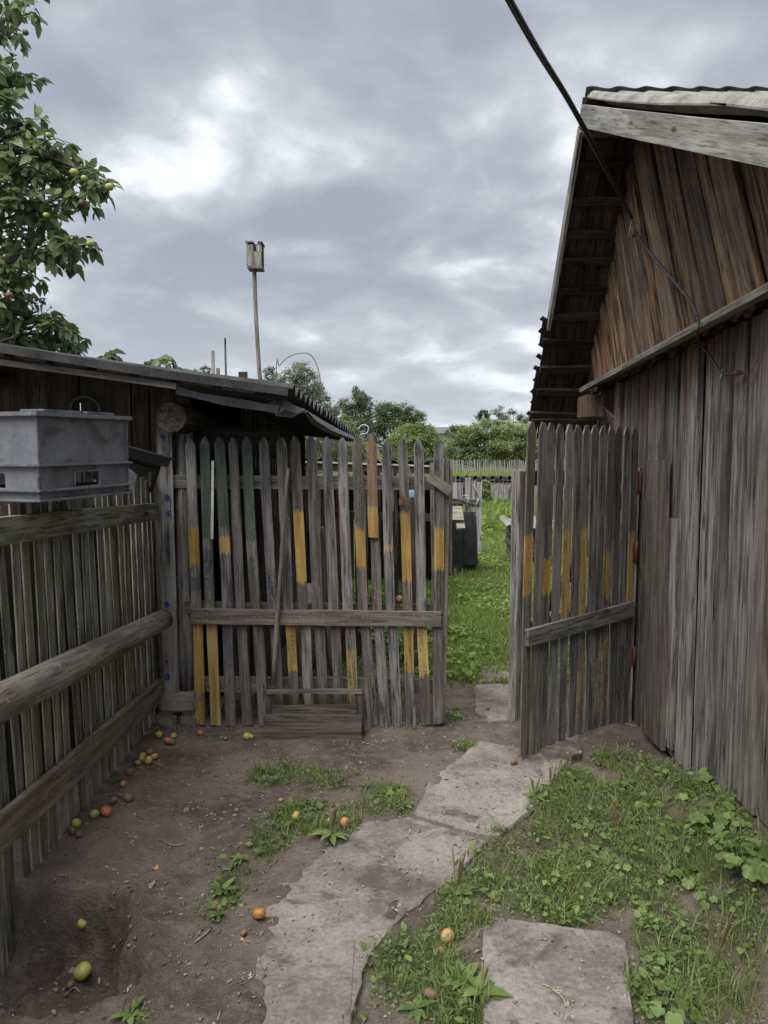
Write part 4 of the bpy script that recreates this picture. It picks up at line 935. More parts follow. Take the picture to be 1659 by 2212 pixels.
a = onY(985, 1031, yf + .05); sheet('roof_cap', a, a + Vector((0, .9, -.03)), (1, 0, 0), b.x - a.x, ff, M_slate2, .27, .055, 1, 0)
box('dark_store', ((a.x + b.x) / 2, yf + .7, gz(0, yf) + .45), (b.x - a.x, .9, .95), ff, M_dark)
wl = tube('hanging_hose', spline([onY(1109, 1040, yf - .05), onY(1101, 1060, yf - .05), onY(1102, 1085, yf - .05), onY(1110, 1098, yf - .05)], 5), .03, None, M_bark, 6); setp(wl, 'dark hose curving down the far pale fence', 'hose')
# stack of old slates and logs behind the open leaf
sk = thing('log_pile', 'stack of short dark logs capped with a crumpled pale sheet beyond the open gate', 'log pile', tuple(onG(1140, 1205)))
q = random.Random(8)
for r_ in range(6):
    v_ = 1200 - r_ * 10.5
    for c_ in range(8):
        p = onY(1107 + c_ * 10 + q.uniform(-2, 2) + (r_ % 2) * 4, v_, 10.6); log('log', p, p + Vector((q.uniform(-.02, .02), .5, 0)), .032, .03, sk, M_bark if q.random() < .6 else M_tar, 9, 1, .1)
a = onY(1094, 1136, 10.5); sheet('cover_sheet', a, a + Vector((0, .7, .06)), (1, 0, -.02), .75, sk, M_slate, .22, .025, 2, 0)
# far palisade at the meadow edge
yp = 45.0
pf = thing('palisade_fence', 'long thin-stake palisade fence at the foot of the green bushes', 'fence', tuple(onG(1050, 1030)))
q = random.Random(51); x = onY(925, 1010, yp).x; xe = onY(1420, 1010, yp).x; n = 0
while x < xe and n < 200:
    g = gz(x, yp); board('stake', (x, yp, g - .05), (x + q.uniform(-.05, .05), yp, g + q.uniform(.98, 1.12)), q.uniform(.03, .05), .025, NF, pf, M_far, seg=1, warp=0, rnd=q); x += q.uniform(.07, .11); n += 1
for v_ in (1000, 1020): board('rail', onY(925, v_, yp + .04), onY(1420, v_, yp + .04), .05, .03, NF, pf, M_wood, seg=2)
# birdhouse and posts beyond the shed roof
yb = 9.6
bh = thing('birdhouse', 'weathered wooden nest box with a square entrance on a tall crooked pole', 'birdhouse', (onY(562, 825, yb).x, yb, 0))
pp = [Vector((onY(566, 900, yb).x, yb, gz(-1.5, yb) - .1))] + [onY(u_, v_, yb) for u_, v_ in ((566, 860), (562, 825), (556, 740), (551, 640), (549, 560))]
tube('pole', spline(pp, 5), .026, bh, M_rail, 9)
a, b = onY(534, 576, yb - .12), onY(534, 528, yb - .12); s = yb / F
pxl = lambda u_, v_: onY(u_, v_, yb - .12)
board('front_board', pxl(541, 574), pxl(540, 528), 13.5 * s, .018, NF, bh, M_pale, seg=1)
board('front_board', pxl(557, 574), pxl(556, 543), 15.5 * s, .018, NF, bh, M_pale, seg=1); board('front_board', pxl(559.5, 543), pxl(559, 530), 11 * s, .018, NF, bh, M_pale, seg=1)
c_ = pxl(549, 550); box('box_body', c_ + Vector((0, .11, .0)), (.175, .18, .25), bh, M_dark)
for u_ in (534.5, 565): board('side_board', onY(u_, 574, yb - .02), onY(u_, 527, yb - .02), .19, .016, (-1 if u_ < 550 else 1, 0, 0), bh, M_pale, seg=1)
board('floor_board', pxl(534, 577), pxl(566, 577), .03, .20, (0, -1, 0), bh, M_wood, seg=1); board('roof_board', pxl(530, 522), pxl(547, 522), .016, .24, (0, -1, 0), bh, M_wood, seg=1); board('roof_board', pxl(556, 523), pxl(566, 522), .016, .24, (0, -1, 0), bh, M_wood, seg=1)
for u_, vt, wd, lb, mt in ((459, 757, .033, 'thicker bare stake standing up behind the shed roof', M_pale), (485, 730, .017, 'thin tall stake standing up behind the shed roof', M_wood), (471, 795, .035, 'stub of board beside the thicker stake behind the shed roof', M_rail), (524, 803, .10, 'squared pale board end rising behind the shed roof', M_gable)):
    t_ = onY(u_, vt, 9.0); o = board('stake', (t_.x + .03, 9.0, gz(t_.x, 9) - .05), t_, wd, .03, NF, None, mt, seg=3, warp=.004); setp(o, lb, 'stake')
wa = tube('wire_arch', spline([Vector((onY(596, 815, 8.6).x - .1, 8.6, gz(-1.2, 8.6))), onY(596, 815, 8.6), onY(604, 790, 8.6), onY(625, 770, 8.6), onY(655, 762, 8.6), onY(674, 770, 8.6), onY(688, 800, 8.6), onY(695, 850, 8.6), onY(705, 900, 8.6)], 6), .006, None, M_wire, 5); setp(wa, 'thin wire arching above the corrugated eave', 'wire')
# far house and barn roof
hs_ = thing('house', 'small white house with a grey roof glimpsed beyond the pickets', 'house', (onY(815, 990, 150).x, 150, 0))
a, b = onY(780, 990, 150), onY(843, 966, 150); box('wall', ((a.x + b.x) / 2, 152, (a.z + b.z) / 2 - .3), (b.x - a.x, 4, b.z - a.z + .6), hs_, M_house)
board('roof', onY(776, 958, 149.6), onY(846, 958, 149.6), 1.7, .2, (0, -1, .7), hs_, M_hroof, seg=1, warp=0, jit=0)
for u_ in (800, 822, 834): wn_ = box('window', onY(u_, 977, 149.95), (.55, .06, .8), hs_, M_glass)
fb = thing('far_barn', 'long low grey roof showing above the far bushes', 'barn', (onY(950, 940, 170).x, 170, 0))
a, b = onY(915, 955, 170), onY(1000, 930, 170); box('wall', ((a.x + b.x) / 2, 173, (a.z + b.z) / 2 - 1), (b.x - a.x, 5, b.z - a.z + 3), fb, M_far); board('roof', onY(912, 929, 169.5), onY(1003, 929, 169.5), 1.5, .2, (0, -1, .5), fb, M_hroof, seg=1, warp=0, jit=0)

# ================================================================ LEAVES AND BLADES (numpy builders)
def rot_basis(n_):
    v = rng.normal(size=(n_, 3)); return v / np.linalg.norm(v, axis=1, keepdims=True)
def blades_np(Pt, h, wd, lean, head=None):
    n_ = len(Pt); a = rng.uniform(0, 2 * np.pi, n_) if head is None else head
    dx, dy = np.cos(a), np.sin(a); s = rng.uniform(0, 2 * np.pi, n_); wx, wy = np.cos(s) * wd, np.sin(s) * wd
    V = np.zeros((n_, 5, 3)); m1 = .5
    for k_, (sg, t_) in enumerate(((-1, 0), (1, 0), (-.75, m1), (.75, m1), (0, 1))):
        off = lean * t_ * t_ * h; zz_ = h * t_ * (1 - .35 * lean * t_)
        V[:, k_, 0] = Pt[:, 0] + sg * wx + dx * off; V[:, k_, 1] = Pt[:, 1] + sg * wy + dy * off; V[:, k_, 2] = Pt[:, 2] + zz_
    T = np.array([[0, 1, 3], [0, 3, 2], [2, 3, 4]]); TT = (np.arange(n_)[:, None, None] * 5 + T[None]).reshape(-1, 3)
    return V.reshape(-1, 3), TT, np.repeat(rng.random(n_), 5)
def leaves_np(Pt, ax, nr, ln, wd, curl=.25, fold=.3):
    """pointed oval leaves: 8 vertices, 8 triangles"""
    n_ = len(Pt); ax = ax / np.linalg.norm(ax, axis=1, keepdims=True); sd = np.cross(ax, nr); sd /= np.linalg.norm(sd, axis=1, keepdims=True) + 1e-9; up = np.cross(sd, ax)
    V = np.zeros((n_, 8, 3)); ln = np.broadcast_to(ln, n_)[:, None]; wd = np.broadcast_to(wd, n_)[:, None]
    def pt(t_, s_, k_): return Pt + ax * ln * t_ + sd * wd * s_ + up * (-curl * ln * t_ * t_ + fold * wd * abs(s_))
    for k_, (t_, s_) in enumerate(((0, 0), (.35, 0), (.7, 0), (1, 0), (.35, -.5), (.35, .5), (.7, -.36), (.7, .36))): V[:, k_] = pt(t_, s_, k_)
    T = np.array([[0, 1, 4], [0, 5, 1], [4, 1, 2], [4, 2, 6], [1, 5, 7], [1, 7, 2], [6, 2, 3], [2, 7, 3]])
    return V.reshape(-1, 3), (np.arange(n_)[:, None, None] * 8 + T[None]).reshape(-1, 3), np.repeat(rng.random(n_), 8)
def small_np(Pt, size, flat=.5):
    n_ = len(Pt); nr = rot_basis(n_); nr[:, 2] = np.abs(nr[:, 2]) + flat; nr /= np.linalg.norm(nr, axis=1, keepdims=True)
    a = np.cross(nr, rot_basis(n_)); a /= np.linalg.norm(a, axis=1, keepdims=True); b = np.cross(nr, a); s = np.broadcast_to(size, n_)[:, None]
    V = np.stack([Pt - a * s, Pt + b * s * .5 + nr * s * .12, Pt + a * s, Pt - b * s * .5 + nr * s * .12], 1)
    T = np.array([[0, 1, 2], [0, 2, 3]])
    return V.reshape(-1, 3), (np.arange(n_)[:, None, None] * 4 + T[None]).reshape(-1, 3), np.repeat(rng.random(n_), 4)
def cat(parts):
    Vs, Ts, Cs, o_ = [], [], [], 0
    for V, T, C in parts: Vs.append(V); Ts.append(T + o_); Cs.append(C); o_ += len(V)
    return np.concatenate(Vs), np.concatenate(Ts), np.concatenate(Cs)
def scatter(n_, x0, x1, y0, y1, fn, seed, slab_ok=False):
    q = random.Random(seed); out = []
    while n_ > 0:
        n_ -= 1; x, y_ = q.uniform(x0, x1), q.uniform(y0, y1)
        if q.random() < fn(x, y_) and (slab_ok or y_ > 5.2 or not slab_core(x, y_)): out.append((x, y_, gz(x, y_)))
    return np.array(out)
# ---- yard weeds: a low mat of knotgrass with grass blades
def yd(x, y_): return dens(x, y_) if -1.25 < x < 1.44 else 0
def clump(x, y_): return smooth(-.12, .30, mnoise.noise(Vector((x * 7, y_ * 7, 12))) + .55 * mnoise.noise(Vector((x * 21, y_ * 21, 2))))
pts = scatter(60000, -1.25, 1.44, 1.85, 4.5, lambda x, y_: yd(x, y_) * (.05 + .95 * clump(x, y_)), 61)
base = np.repeat(pts, 3, 0); base += rng.normal(0, 1, base.shape) * np.array([.014, .014, .0]); base[:, 2] += rng.uniform(.002, .034, len(base)) * rng.uniform(.3, 1, len(base))
gp = scatter(150000, -1.25, 1.44, 1.85, 4.5, lambda x, y_: yd(x, y_) ** 1.2 * (.45 + .55 * clump(x + 3, y_)) * (.25 + .75 * (mnoise.noise(Vector((x * 6, y_ * 6, 9))) > -.05)), 62)
V, T, C = small_np(base, rng.uniform(.004, .0105, len(base)))
o = mesh_np('knotgrass', V, T, L_mat, tint=C); setp(o, 'low mat of knotgrass and clover over the yard soil', 'ground cover', kind='stuff')
V, T, C = blades_np(gp, rng.uniform(.02, .075, len(gp)) * rng.uniform(.5, 1.2, len(gp)), rng.uniform(.0011, .0024, len(gp)), rng.uniform(.2, 1.1, len(gp)))
o = mesh_np('yard_grass', V, T, L_grass, tint=C); setp(o, 'short tufted grass growing around the path slabs', 'grass', kind='stuff')
wl_ = scatter(3600, -1.25, 1.44, 1.85, 4.5, lambda x, y_: yd(x, y_) * (.25 + .75 * (mnoise.noise(Vector((x * 5, y_ * 5, 30))) > 0)) * (1.0 if x > .35 else .45), 69)
wl_ = np.repeat(wl_, 3, 0); wl_[:, :2] += rng.normal(0, .012, (len(wl_), 2)); wl_[:, 2] += rng.uniform(.004, .045, len(wl_))
ax_ = np.stack([rng.normal(0, 1, len(wl_)), rng.normal(0, 1, len(wl_)), rng.uniform(-.1, .9, len(wl_))], 1); nr_ = np.tile([0, 0, 1.], (len(wl_), 1)) + rng.normal(0, .45, (len(wl_), 3)); ll_ = rng.uniform(.012, .036, len(wl_))
V, T, C = leaves_np(wl_, ax_, nr_, ll_, ll_ * rng.uniform(.45, .95, len(wl_)), .3, .2)
o = mesh_np('broadleaf_weeds', V, T, L_weed, tint=C, smooth_=True); setp(o, 'small broad-leaved weeds mixed through the yard grass', 'weeds', kind='stuff')
st_ = scatter(1500, .2, 1.42, 1.85, 4.2, lambda x, y_: yd(x, y_) * .8, 70)
V, T, C = blades_np(st_, rng.uniform(.05, .13, len(st_)), np.full(len(st_), .0011), rng.uniform(.5, 1.6, len(st_)))
o = mesh_np('dry_stems', V, T, L_dry, tint=C); setp(o, 'thin dry stems bent over in the weeds', 'weeds', kind='stuff')
tg = scatter(16000, .15, 1.42, 1.85, 4.3, lambda x, y_: yd(x, y_) * .8 * (mnoise.noise(Vector((x * 4, y_ * 4, 40))) > .02), 75)
V, T, C = blades_np(tg, rng.uniform(.05, .12, len(tg)), rng.uniform(.0012, .0028, len(tg)), rng.uniform(.4, 1.3, len(tg)))
o = mesh_np('long_grass', V, T, L_grass, tint=C); setp(o, 'longer bent grass among the weeds by the barn', 'grass', kind='stuff')
# ---- lawn beyond the gate
def lawn(x, y_): return dens(x, y_)
lp = np.concatenate([scatter(70000, -.7, 2.9, 4.6, 9.0, lawn, 63, False), scatter(70000, -.6, 4.6, 9.0, 24.0, lambda x, y_: 1.0, 64)])
dist = lp[:, 1]
V, T, C = blades_np(lp, rng.uniform(.03, .085, len(lp)) * (1 + dist * .03), rng.uniform(.002, .004, len(lp)) * (1 + dist * .09), rng.uniform(.2, 1.0, len(lp)))
o = mesh_np('lawn_grass', V, T, L_lawn, tint=C); setp(o, 'bright green lawn grass beyond the gateway', 'grass', kind='stuff')
cl = scatter(9000, -.6, 3.2, 4.8, 20, lambda x, y_: lawn(x, y_) * (mnoise.noise(Vector((x * 1.3, y_ * .8, 4))) > .0), 65)
cl = np.repeat(cl, 5, 0); cl[:, :2] += rng.normal(0, .03, (len(cl), 2)); cl[:, 2] += rng.uniform(.03, .09, len(cl))
V, T, C = small_np(cl, rng.uniform(.014, .036, len(cl)), 1.0); o = mesh_np('lawn_clover', V, T, L_lawn, tint=C); setp(o, 'clover and dandelion leaves in the lawn', 'ground cover', kind='stuff')
# taller rank growth below the pale fence and the meadow beyond it
tp = scatter(26000, 1.0, 9.0, 14.0, 23.9, lambda x, y_: smooth(14, 20, y_), 66)
V, T, C = leaves_np(tp + np.array([0, 0, .1]), np.stack([rng.normal(0, 1, len(tp)), rng.normal(0, 1, len(tp)), rng.uniform(.2, 1.2, len(tp))], 1), rot_basis(len(tp)), rng.uniform(.12, .3, len(tp)), rng.uniform(.05, .12, len(tp)))
o = mesh_np('rank_weeds', V, T, L_lawn, tint=C); setp(o, 'rank leafy weeds along the far pale fence', 'weeds', kind='stuff')
mp = scatter(60000, -2, 22, 25.5, 46, lambda x, y_: 1, 67)
V, T, C = blades_np(mp, rng.uniform(.25, .6, len(mp)), rng.uniform(.02, .04, len(mp)), rng.uniform(.1, .6, len(mp)))
o = mesh_np('meadow_grass', V, T, L_mead, tint=C); setp(o, 'tall yellow green meadow grass before the palisade', 'grass', kind='stuff')
# weeds behind the closed gate
wp = scatter(4000, -.6, .5, 5.2, 7.5, lambda x, y_: .5 * (mnoise.noise(Vector((x * 3, y_ * 2, 2))) > .05), 68)
wp = np.repeat(wp, 3, 0); wp[:, :2] += rng.normal(0, .04, (len(wp), 2)); wp[:, 2] += rng.uniform(.02, .22, len(wp))
V, T, C = leaves_np(wp, np.stack([rng.normal(0, 1, len(wp)), rng.normal(0, 1, len(wp)), rng.uniform(-.2, .6, len(wp))], 1), rot_basis(len(wp)), rng.uniform(.03, .09, len(wp)), rng.uniform(.02, .05, len(wp)))
o = mesh_np('gate_weeds', V, T, L_weed, tint=C); setp(o, 'leafy weeds growing behind the closed picket gate', 'weeds', kind='stuff')

# ---- individual weeds of the yard
def plantain(u, v, r, n_leaf, n_spike, hs, label, group=None, mat=None):
    p = onG(u, v); th = thing('plantain', label, 'plant', tuple(p), group); k_ = n_leaf
    a = np.linspace(0, 2 * np.pi, k_, endpoint=False) + rng.uniform(-.3, .3, k_); el = rng.uniform(.12, .75, k_)
    ax = np.stack([np.cos(a) * np.cos(el), np.sin(a) * np.cos(el), np.sin(el)], 1); nr = np.stack([-np.cos(a) * np.sin(el), -np.sin(a) * np.sin(el), np.cos(el)], 1)
    for i in range(k_):
        ln = r * rng.uniform(.65, 1.1)
        V, T, C = leaves_np(np.zeros((1, 3)), ax[i:i + 1], nr[i:i + 1], ln, ln * rng.uniform(.32, .5), .35, .25)
        mesh_np('leaf', V, T, mat or L_weed, th, Matrix.Translation(p + Vector((0, 0, .006))), C, True)
    for i in range(n_spike):
        a_ = random.uniform(0, 6.28); l_ = hs * random.uniform(.6, 1.05); tp_ = p + Vector((math.cos(a_) * l_ * .22, math.sin(a_) * l_ * .22, l_))
        pts_ = spline([p, p.lerp(tp_, .5) + Vector((0, 0, l_ * .06)), tp_], 4); n2_ = len(pts_)
        tube('seed_spike', pts_, [.0012] * (n2_ // 2) + [.0034] * (n2_ - n2_ // 2 - 1) + [.0012], th, L_dry, 5)
def mallow(u, v, r, n_leaf, label, group=None, lift=.5):
    p = onG(u, v); th = thing('mallow_plant', label, 'plant', tuple(p), group)
    for i in range(n_leaf):
        a_ = 2.4 * i + random.uniform(-.3, .3); rad = r * math.sqrt((i + .6) / n_leaf); h_ = r * lift * random.uniform(.35, 1.0); c_ = p + Vector((math.cos(a_) * rad, math.sin(a_) * rad, h_))
        s_ = r * random.uniform(.22, .42); nr = Vector((math.cos(a_) * .5 + random.uniform(-.4, .4), math.sin(a_) * .5 + random.uniform(-.4, .4) - .25, 1)).normalized()
        M = frame(c_, c_ + nr, Vector((math.cos(a_), math.sin(a_), .01))); V = [(0, -s_ * .55, .0)]; n3 = 20
        for j in range(n3 + 1):
            t_ = -math.pi / 2 + .35 + (2 * math.pi - .7) * j / n3; rr = s_ * (.86 + .14 * abs(math.sin(j * math.pi / 4))) * (1 + random.uniform(-.05, .05))
            V.append((rr * math.cos(t_), rr * math.sin(t_), s_ * (.10 * math.cos(j * math.pi / 2) + .12 * (rr / s_))))
        o_ = mesh_obj('leaf', V, [(0, j + 1, j + 2) for j in range(n3)], L_weed, th, M, True)
        tube('stalk', [p + Vector((0, 0, .004)), p.lerp(c_, .6) + Vector((0, 0, h_ * .1)), c_ - nr * .002], .0016, th, L_weed, 4)
mallow(1612, 1900, .105, 17, 'broad-leaved mallow clump against the barn wall, largest of the yard weeds', lift=1.1)
mallow(1545, 1700, .07, 9, 'small mallow clump at the barn wall foot beyond the plantains', lift=1.0)
mallow(1400, 1745, .06, 9, 'mallow seedling among the knotgrass between barn and path')
mallow(1480, 1905, .07, 10, 'low mallow patch beside the large clump by the barn')
mallow(1300, 1850, .055, 8, 'mallow seedling in the middle of the weedy strip')
mallow(1455, 2195, .075, 9, 'mallow sprout on the soil right of the square slab')
mallow(1400, 1985, .05, 8, 'small mallow beyond the far edge of the square slab')
mallow(1545, 1790, .075, 10, 'leggy mallow by the barn boards between two clumps', lift=1.2)
mallow(672, 1745, .045, 7, 'bright lobed-leaf weed behind the fallen yellow apples')
mallow(860, 1715, .05, 8, 'leafy weed clump at the left edge of the gate slab')
for u_, v_, r_ in ((1265, 1705, .045), (1345, 1700, .05), (1430, 1680, .05), (1480, 1735, .06), (1370, 1790, .05), (1440, 1830, .06), (1500, 1800, .055), (1560, 1840, .07), (1250, 1790, .045), (1350, 1890, .055), (1420, 1920, .055), (1530, 1960, .06), (1200, 1850, .045), (1290, 1950, .045), (1590, 1790, .07), (1420, 2090, .055), (1440, 2140, .055), (1390, 1640, .045)):
    mallow(u_, v_, r_ * .78, 9, 'small mallow seedling scattered in the weedy strip along the barn', 'mallow seedlings along the barn', .9)
plantain(715, 1808, .085, 9, 7, .13, 'plantain rosette with seed spikes beside the fallen yellow apples')
plantain(870, 1745, .06, 8, 3, .08, 'flat plantain at the seam of the two largest slabs')
plantain(985, 1935, .075, 9, 7, .17, 'plantain with tall dark seed spikes at the edge of the largest slab')
plantain(1190, 1705, .075, 9, 6, .13, 'plantain with seed spikes where the gate slab meets the weeds')
plantain(1155, 1725, .06, 7, 5, .11, 'smaller plantain hugging the gate slab edge')
plantain(1000, 2130, .085, 10, 2, .10, 'lush broad plantain between the largest and the square slab')
plantain(1040, 2160, .08, 9, 3, .10, 'plantain spilling over the left edge of the square slab')
plantain(480, 1930, .06, 9, 2, .07, 'straggly plantain alone in the bare soil')
plantain(470, 1985, .045, 7, 1, .05, 'little plantain in the soil next to the half rotten apple')
plantain(520, 1860, .055, 8, 0, .05, 'plantain rosette at the stony edge of the bare soil')
plantain(1240, 1945, .06, 8, 2, .09, 'plantain in the weeds beyond the square slab')
plantain(1330, 1800, .05, 7, 5, .14, 'thin plantain with dry spikes amid the knotgrass')
plantain(1010, 1612, .045, 8, 2, .05, 'plantain tuft at the corner of the gateway slab')
plantain(1545, 2095, .07, 7, 6, .22, 'tall dry-spiked plantain in the soil by the mallow')
plantain(980, 1545, .05, 8, 2, .06, 'tuft of weeds at the foot of the gate end')
plantain(280, 2195, .06, 7, 1, .05, 'lone tuft of weeds below the scratched hollow')
plantain(900, 2185, .06, 8, 1, .05, 'plantain lowest in the weeds beside the square slab')
plantain(250, 1690, .04, 6, 0, .04, 'small weed sprouting at the foot of the slatted fence', mat=L_mat)
plantain(1510, 1672, .05, 7, 4, .12, 'plantain at the barn wall foot near the leaning cover plank')

# ================================================================ STONES, TWIGS, LITTER
def rock(r, seed):
    bm = bmesh.new(); bmesh.ops.create_icosphere(bm, subdivisions=1, radius=r)
    for v in bm.verts: v.co = v.co * (1 + .32 * mnoise.noise(v.co / r * .9 + Vector((seed, 0, 0)))); v.co.z *= .62
    me = bpy.data.meshes.new('stone'); bm.to_mesh(me); bm.free(); me.materials.append(M_stone); return me
rocks = [rock(1.0, i * 3.7) for i in range(5)]
for i, (u_, v_, r_) in enumerate(((403, 1752, 8), (436, 1836, 9), (510, 1752, 8), (507, 1765, 7), (485, 1757, 6), (293, 1811, 7), (282, 1811, 6), (187, 1782, 6), (520, 1826, 6), (483, 1838, 5), (350, 1925, 6), (305, 1880, 4), (562, 1751, 5), (1065, 1747, 6), (755, 2002, 4), (640, 1960, 4), (1000, 2000, 4), (480, 1770, 5), (495, 1780, 5), (465, 1762, 5), (700, 1880, 4), (158, 2100, 15), (120, 2140, 9), (452, 2010, 6), (385, 2070, 5), (410, 1790, 5), (1385, 1625, 6), (915, 1588, 5), (805, 1592, 6), (778, 1570, 6))):
    p = onG(u_, v_); D_ = p.y * cp + EYE * sp_
    o = bpy.data.objects.new('stone', rocks[i % 5]); rr = r_ * D_ / F * .8
    link(o, None, Matrix.Translation(p + Vector((0, 0, rr * .25))) @ Matrix.Rotation(i * 1.3, 4, 'Z') @ Matrix.Scale(rr, 4)); 
    lb = 'small loose stone resting on a concrete path slab' if on_slab(p.x, p.y) else 'grey lump of stone on the rim of the scratched hollow' if i == 21 else 'small stone at the foot of the gate or trough' if v_ < 1640 else 'rounded stone the size of an apple in the bare soil' if r_ >= 8 else 'small loose stone in the bare soil by the fence apples' if u_ < 300 else 'small grey-brown stone in the soil between fence and path'
    setp(o, lb, 'stone', 'loose stones in the yard')
sp_pts = scatter(11000, -1.25, 1.2, 1.9, 4.5, lambda x, y_: .22 if on_slab(x, y_) else .8 if x < .1 else .4, 71, True)
SV, ST = [], []
bs_ = np.array([[1, 0, 0], [-.5, .87, 0], [-.5, -.87, 0], [0, 0, .8], [0, 0, -.3]]); bt_ = np.array([[0, 1, 3], [1, 2, 3], [2, 0, 3], [1, 0, 4], [2, 1, 4], [0, 2, 4]])
for i, p in enumerate(sp_pts):
    s_ = .0018 + .011 * rng.random() ** 4.5; a_ = rng.uniform(0, 6.28); c_, sn = math.cos(a_), math.sin(a_)
    b_ = bs_ * rng.uniform(.6, 1.3, (5, 3)) * s_; b_ = np.stack([b_[:, 0] * c_ - b_[:, 1] * sn, b_[:, 0] * sn + b_[:, 1] * c_, b_[:, 2]], 1)
    SV.append(b_ + p + np.array([0, 0, .001])); ST.append(bt_ + i * 5)
o = mesh_np('soil_crumbs', np.concatenate(SV), np.concatenate(ST), M_crumb); setp(o, 'soil crumbs and grit strewn over the yard', 'grit', kind='stuff')
DV, DT = [], []
for (u_, v_, n_, sp) in ((540, 2100, 26, 16), (660, 2108, 22, 14), (625, 2118, 10, 8), (1205, 2132, 14, 12), (1230, 2190, 10, 14), (760, 1915, 4, 10)):
    for _ in range(n_):
        p = onZ(u_ + random.gauss(0, sp * .6), v_ + random.gauss(0, sp * .35), .03); DV.append(bs_ * np.array([1, 1, .3]) * random.uniform(.001, .0045) + np.array([p.x, p.y, gz(p.x, p.y) + .001])); DT.append(bt_ + 5 * len(DT))
o = mesh_np('bird_droppings', np.concatenate(DV), np.concatenate(DT), M_white); setp(o, 'white bird droppings spattered on the concrete', 'droppings', kind='stuff')
# dry litter: leaf scraps and straw
lt = scatter(2200, -1.2, 1.35, 1.9, 4.5, lambda x, y_: .5, 72, True)
lt[:, 2] += .004
axv = np.stack([rng.normal(0, 1, len(lt)), rng.normal(0, 1, len(lt)), rng.normal(0, .12, len(lt))], 1); nv = np.tile([0, 0, 1.], (len(lt), 1)) + rng.normal(0, .3, (len(lt), 3))
V, T, C = leaves_np(lt, axv, nv, rng.uniform(.006, .03, len(lt)), rng.uniform(.003, .012, len(lt))); o = mesh_np('dry_litter', V, T, M_litter); setp(o, 'scraps of dry leaves and straw strewn on the soil', 'litter', kind='stuff')
for i, (pp, lb) in enumerate((([(350, 1818), (360, 1828), (378, 1830), (396, 1826)], 'thin curved dry twig in the middle of the bare soil'), ([(429, 1780), (433, 1802)], 'short straight pale twig near the stones'), ([(428, 2025), (437, 2010)], 'cut yellow stalk lying near the half rotten apple'), ([(420, 2042), (450, 2020), (456, 2005)], 'long dark twig beside the half rotten apple'), ([(140, 2160), (160, 2140), (172, 2150)], 'twig lying below the scratched hollow'), ([(470, 2210), (478, 2186)], 'pale straw stalk low beside the largest slab'), ([(1340, 1560), (1375, 1572)], 'dry twig at the foot of the open gate'), ([(1170, 2130), (1185, 2135), (1215, 2160), (1222, 2180)], 'thin dry stem curling across the square slab'))):
    P3 = []
    for u_, v_ in pp:
        p = onG(u_, v_); p.z += .005; P3.append(p)
    o = tube('twig', spline(P3, 5) if len(P3) > 2 else P3, .0028, None, M_litter, 5); setp(o, lb, 'twig', 'twigs on the ground')

def flat_scrap(name, u_, v_, rpx, mat, label, cat_, sx=1.0):
    p = onG(u_, v_); D_ = p.y * cp + EYE * sp_; r_ = rpx * D_ / F; n3 = 14; V = [(0, 0, r_ * .25)]
    for j in range(n3): a_ = 2 * math.pi * j / n3; k_ = r_ * (1 + .22 * math.sin(3 * a_ + u_) + random.uniform(-.1, .1)); V.append((k_ * math.cos(a_) * sx, k_ * math.sin(a_), r_ * (.12 + .2 * math.sin(2 * a_))))
    V += [(x, y_, z - r_ * .08) for x, y_, z in V]; m_ = n3 + 1
    Fc = [(0, 1 + j, 1 + (j + 1) % n3) for j in range(n3)] + [(m_, m_ + 1 + (j + 1) % n3, m_ + 1 + j) for j in range(n3)] + [(1 + j, m_ + 1 + j, m_ + 1 + (j + 1) % n3, 1 + (j + 1) % n3) for j in range(n3)]
    setp(mesh_obj(name, V, Fc, mat, None, Matrix.Translation(p + Vector((0, 0, .006)))), label, cat_)
flat_scrap('apple_slice', 336, 1879, 9, A_o, 'flat orange apple slice on the bare soil', 'apple slice', .8)
flat_scrap('paper_scrap', 326, 1915, 12, M_litter, 'crumpled pale scrap of leaf below the apple slice', 'scrap', .6)
flat_scrap('withered_leaf', 1478, 2036, 16, L_mead, 'big yellowing leaf lying in the weeds right of the square slab', 'leaf', .9)
flat_scrap('flat_stone', 490, 1876, 15, M_conc, 'flat pale stone chip beside the stony plantain', 'stone', 1.3)
# ================================================================ APPLES
def apple_mesh(seed, dent=0.0):
    V, Fc = [], []; n_, m_ = 14, 9
    for i in range(m_ + 1):
        t_ = math.pi * i / m_; r_ = math.sin(t_) ** .9; z_ = math.cos(t_) * .9
        if i < 2: z_ -= .22 * (1 - i / 2)
        if i > m_ - 2: z_ += .14
        for j in range(n_):
            a_ = 2 * math.pi * j / n_; k_ = 1 + .05 * math.sin(a_ * 5) * math.sin(t_) * (i > m_ / 2) + .07 * mnoise.noise(Vector((math.cos(a_) + seed, math.sin(a_), z_)))
            if dent: k_ -= dent * max(0, mnoise.noise(Vector((math.cos(a_) * 2 + seed, math.sin(a_) * 2, z_ * 2))))
            V.append((r_ * k_ * math.cos(a_), r_ * k_ * math.sin(a_), z_ * (1 - dent * .5)))
    for i in range(m_):
        for j in range(n_):
            a, b = i * n_ + j, i * n_ + (j + 1) % n_; Fc.append((a, a + n_, b + n_, b))
    return V, Fc
AM = {}
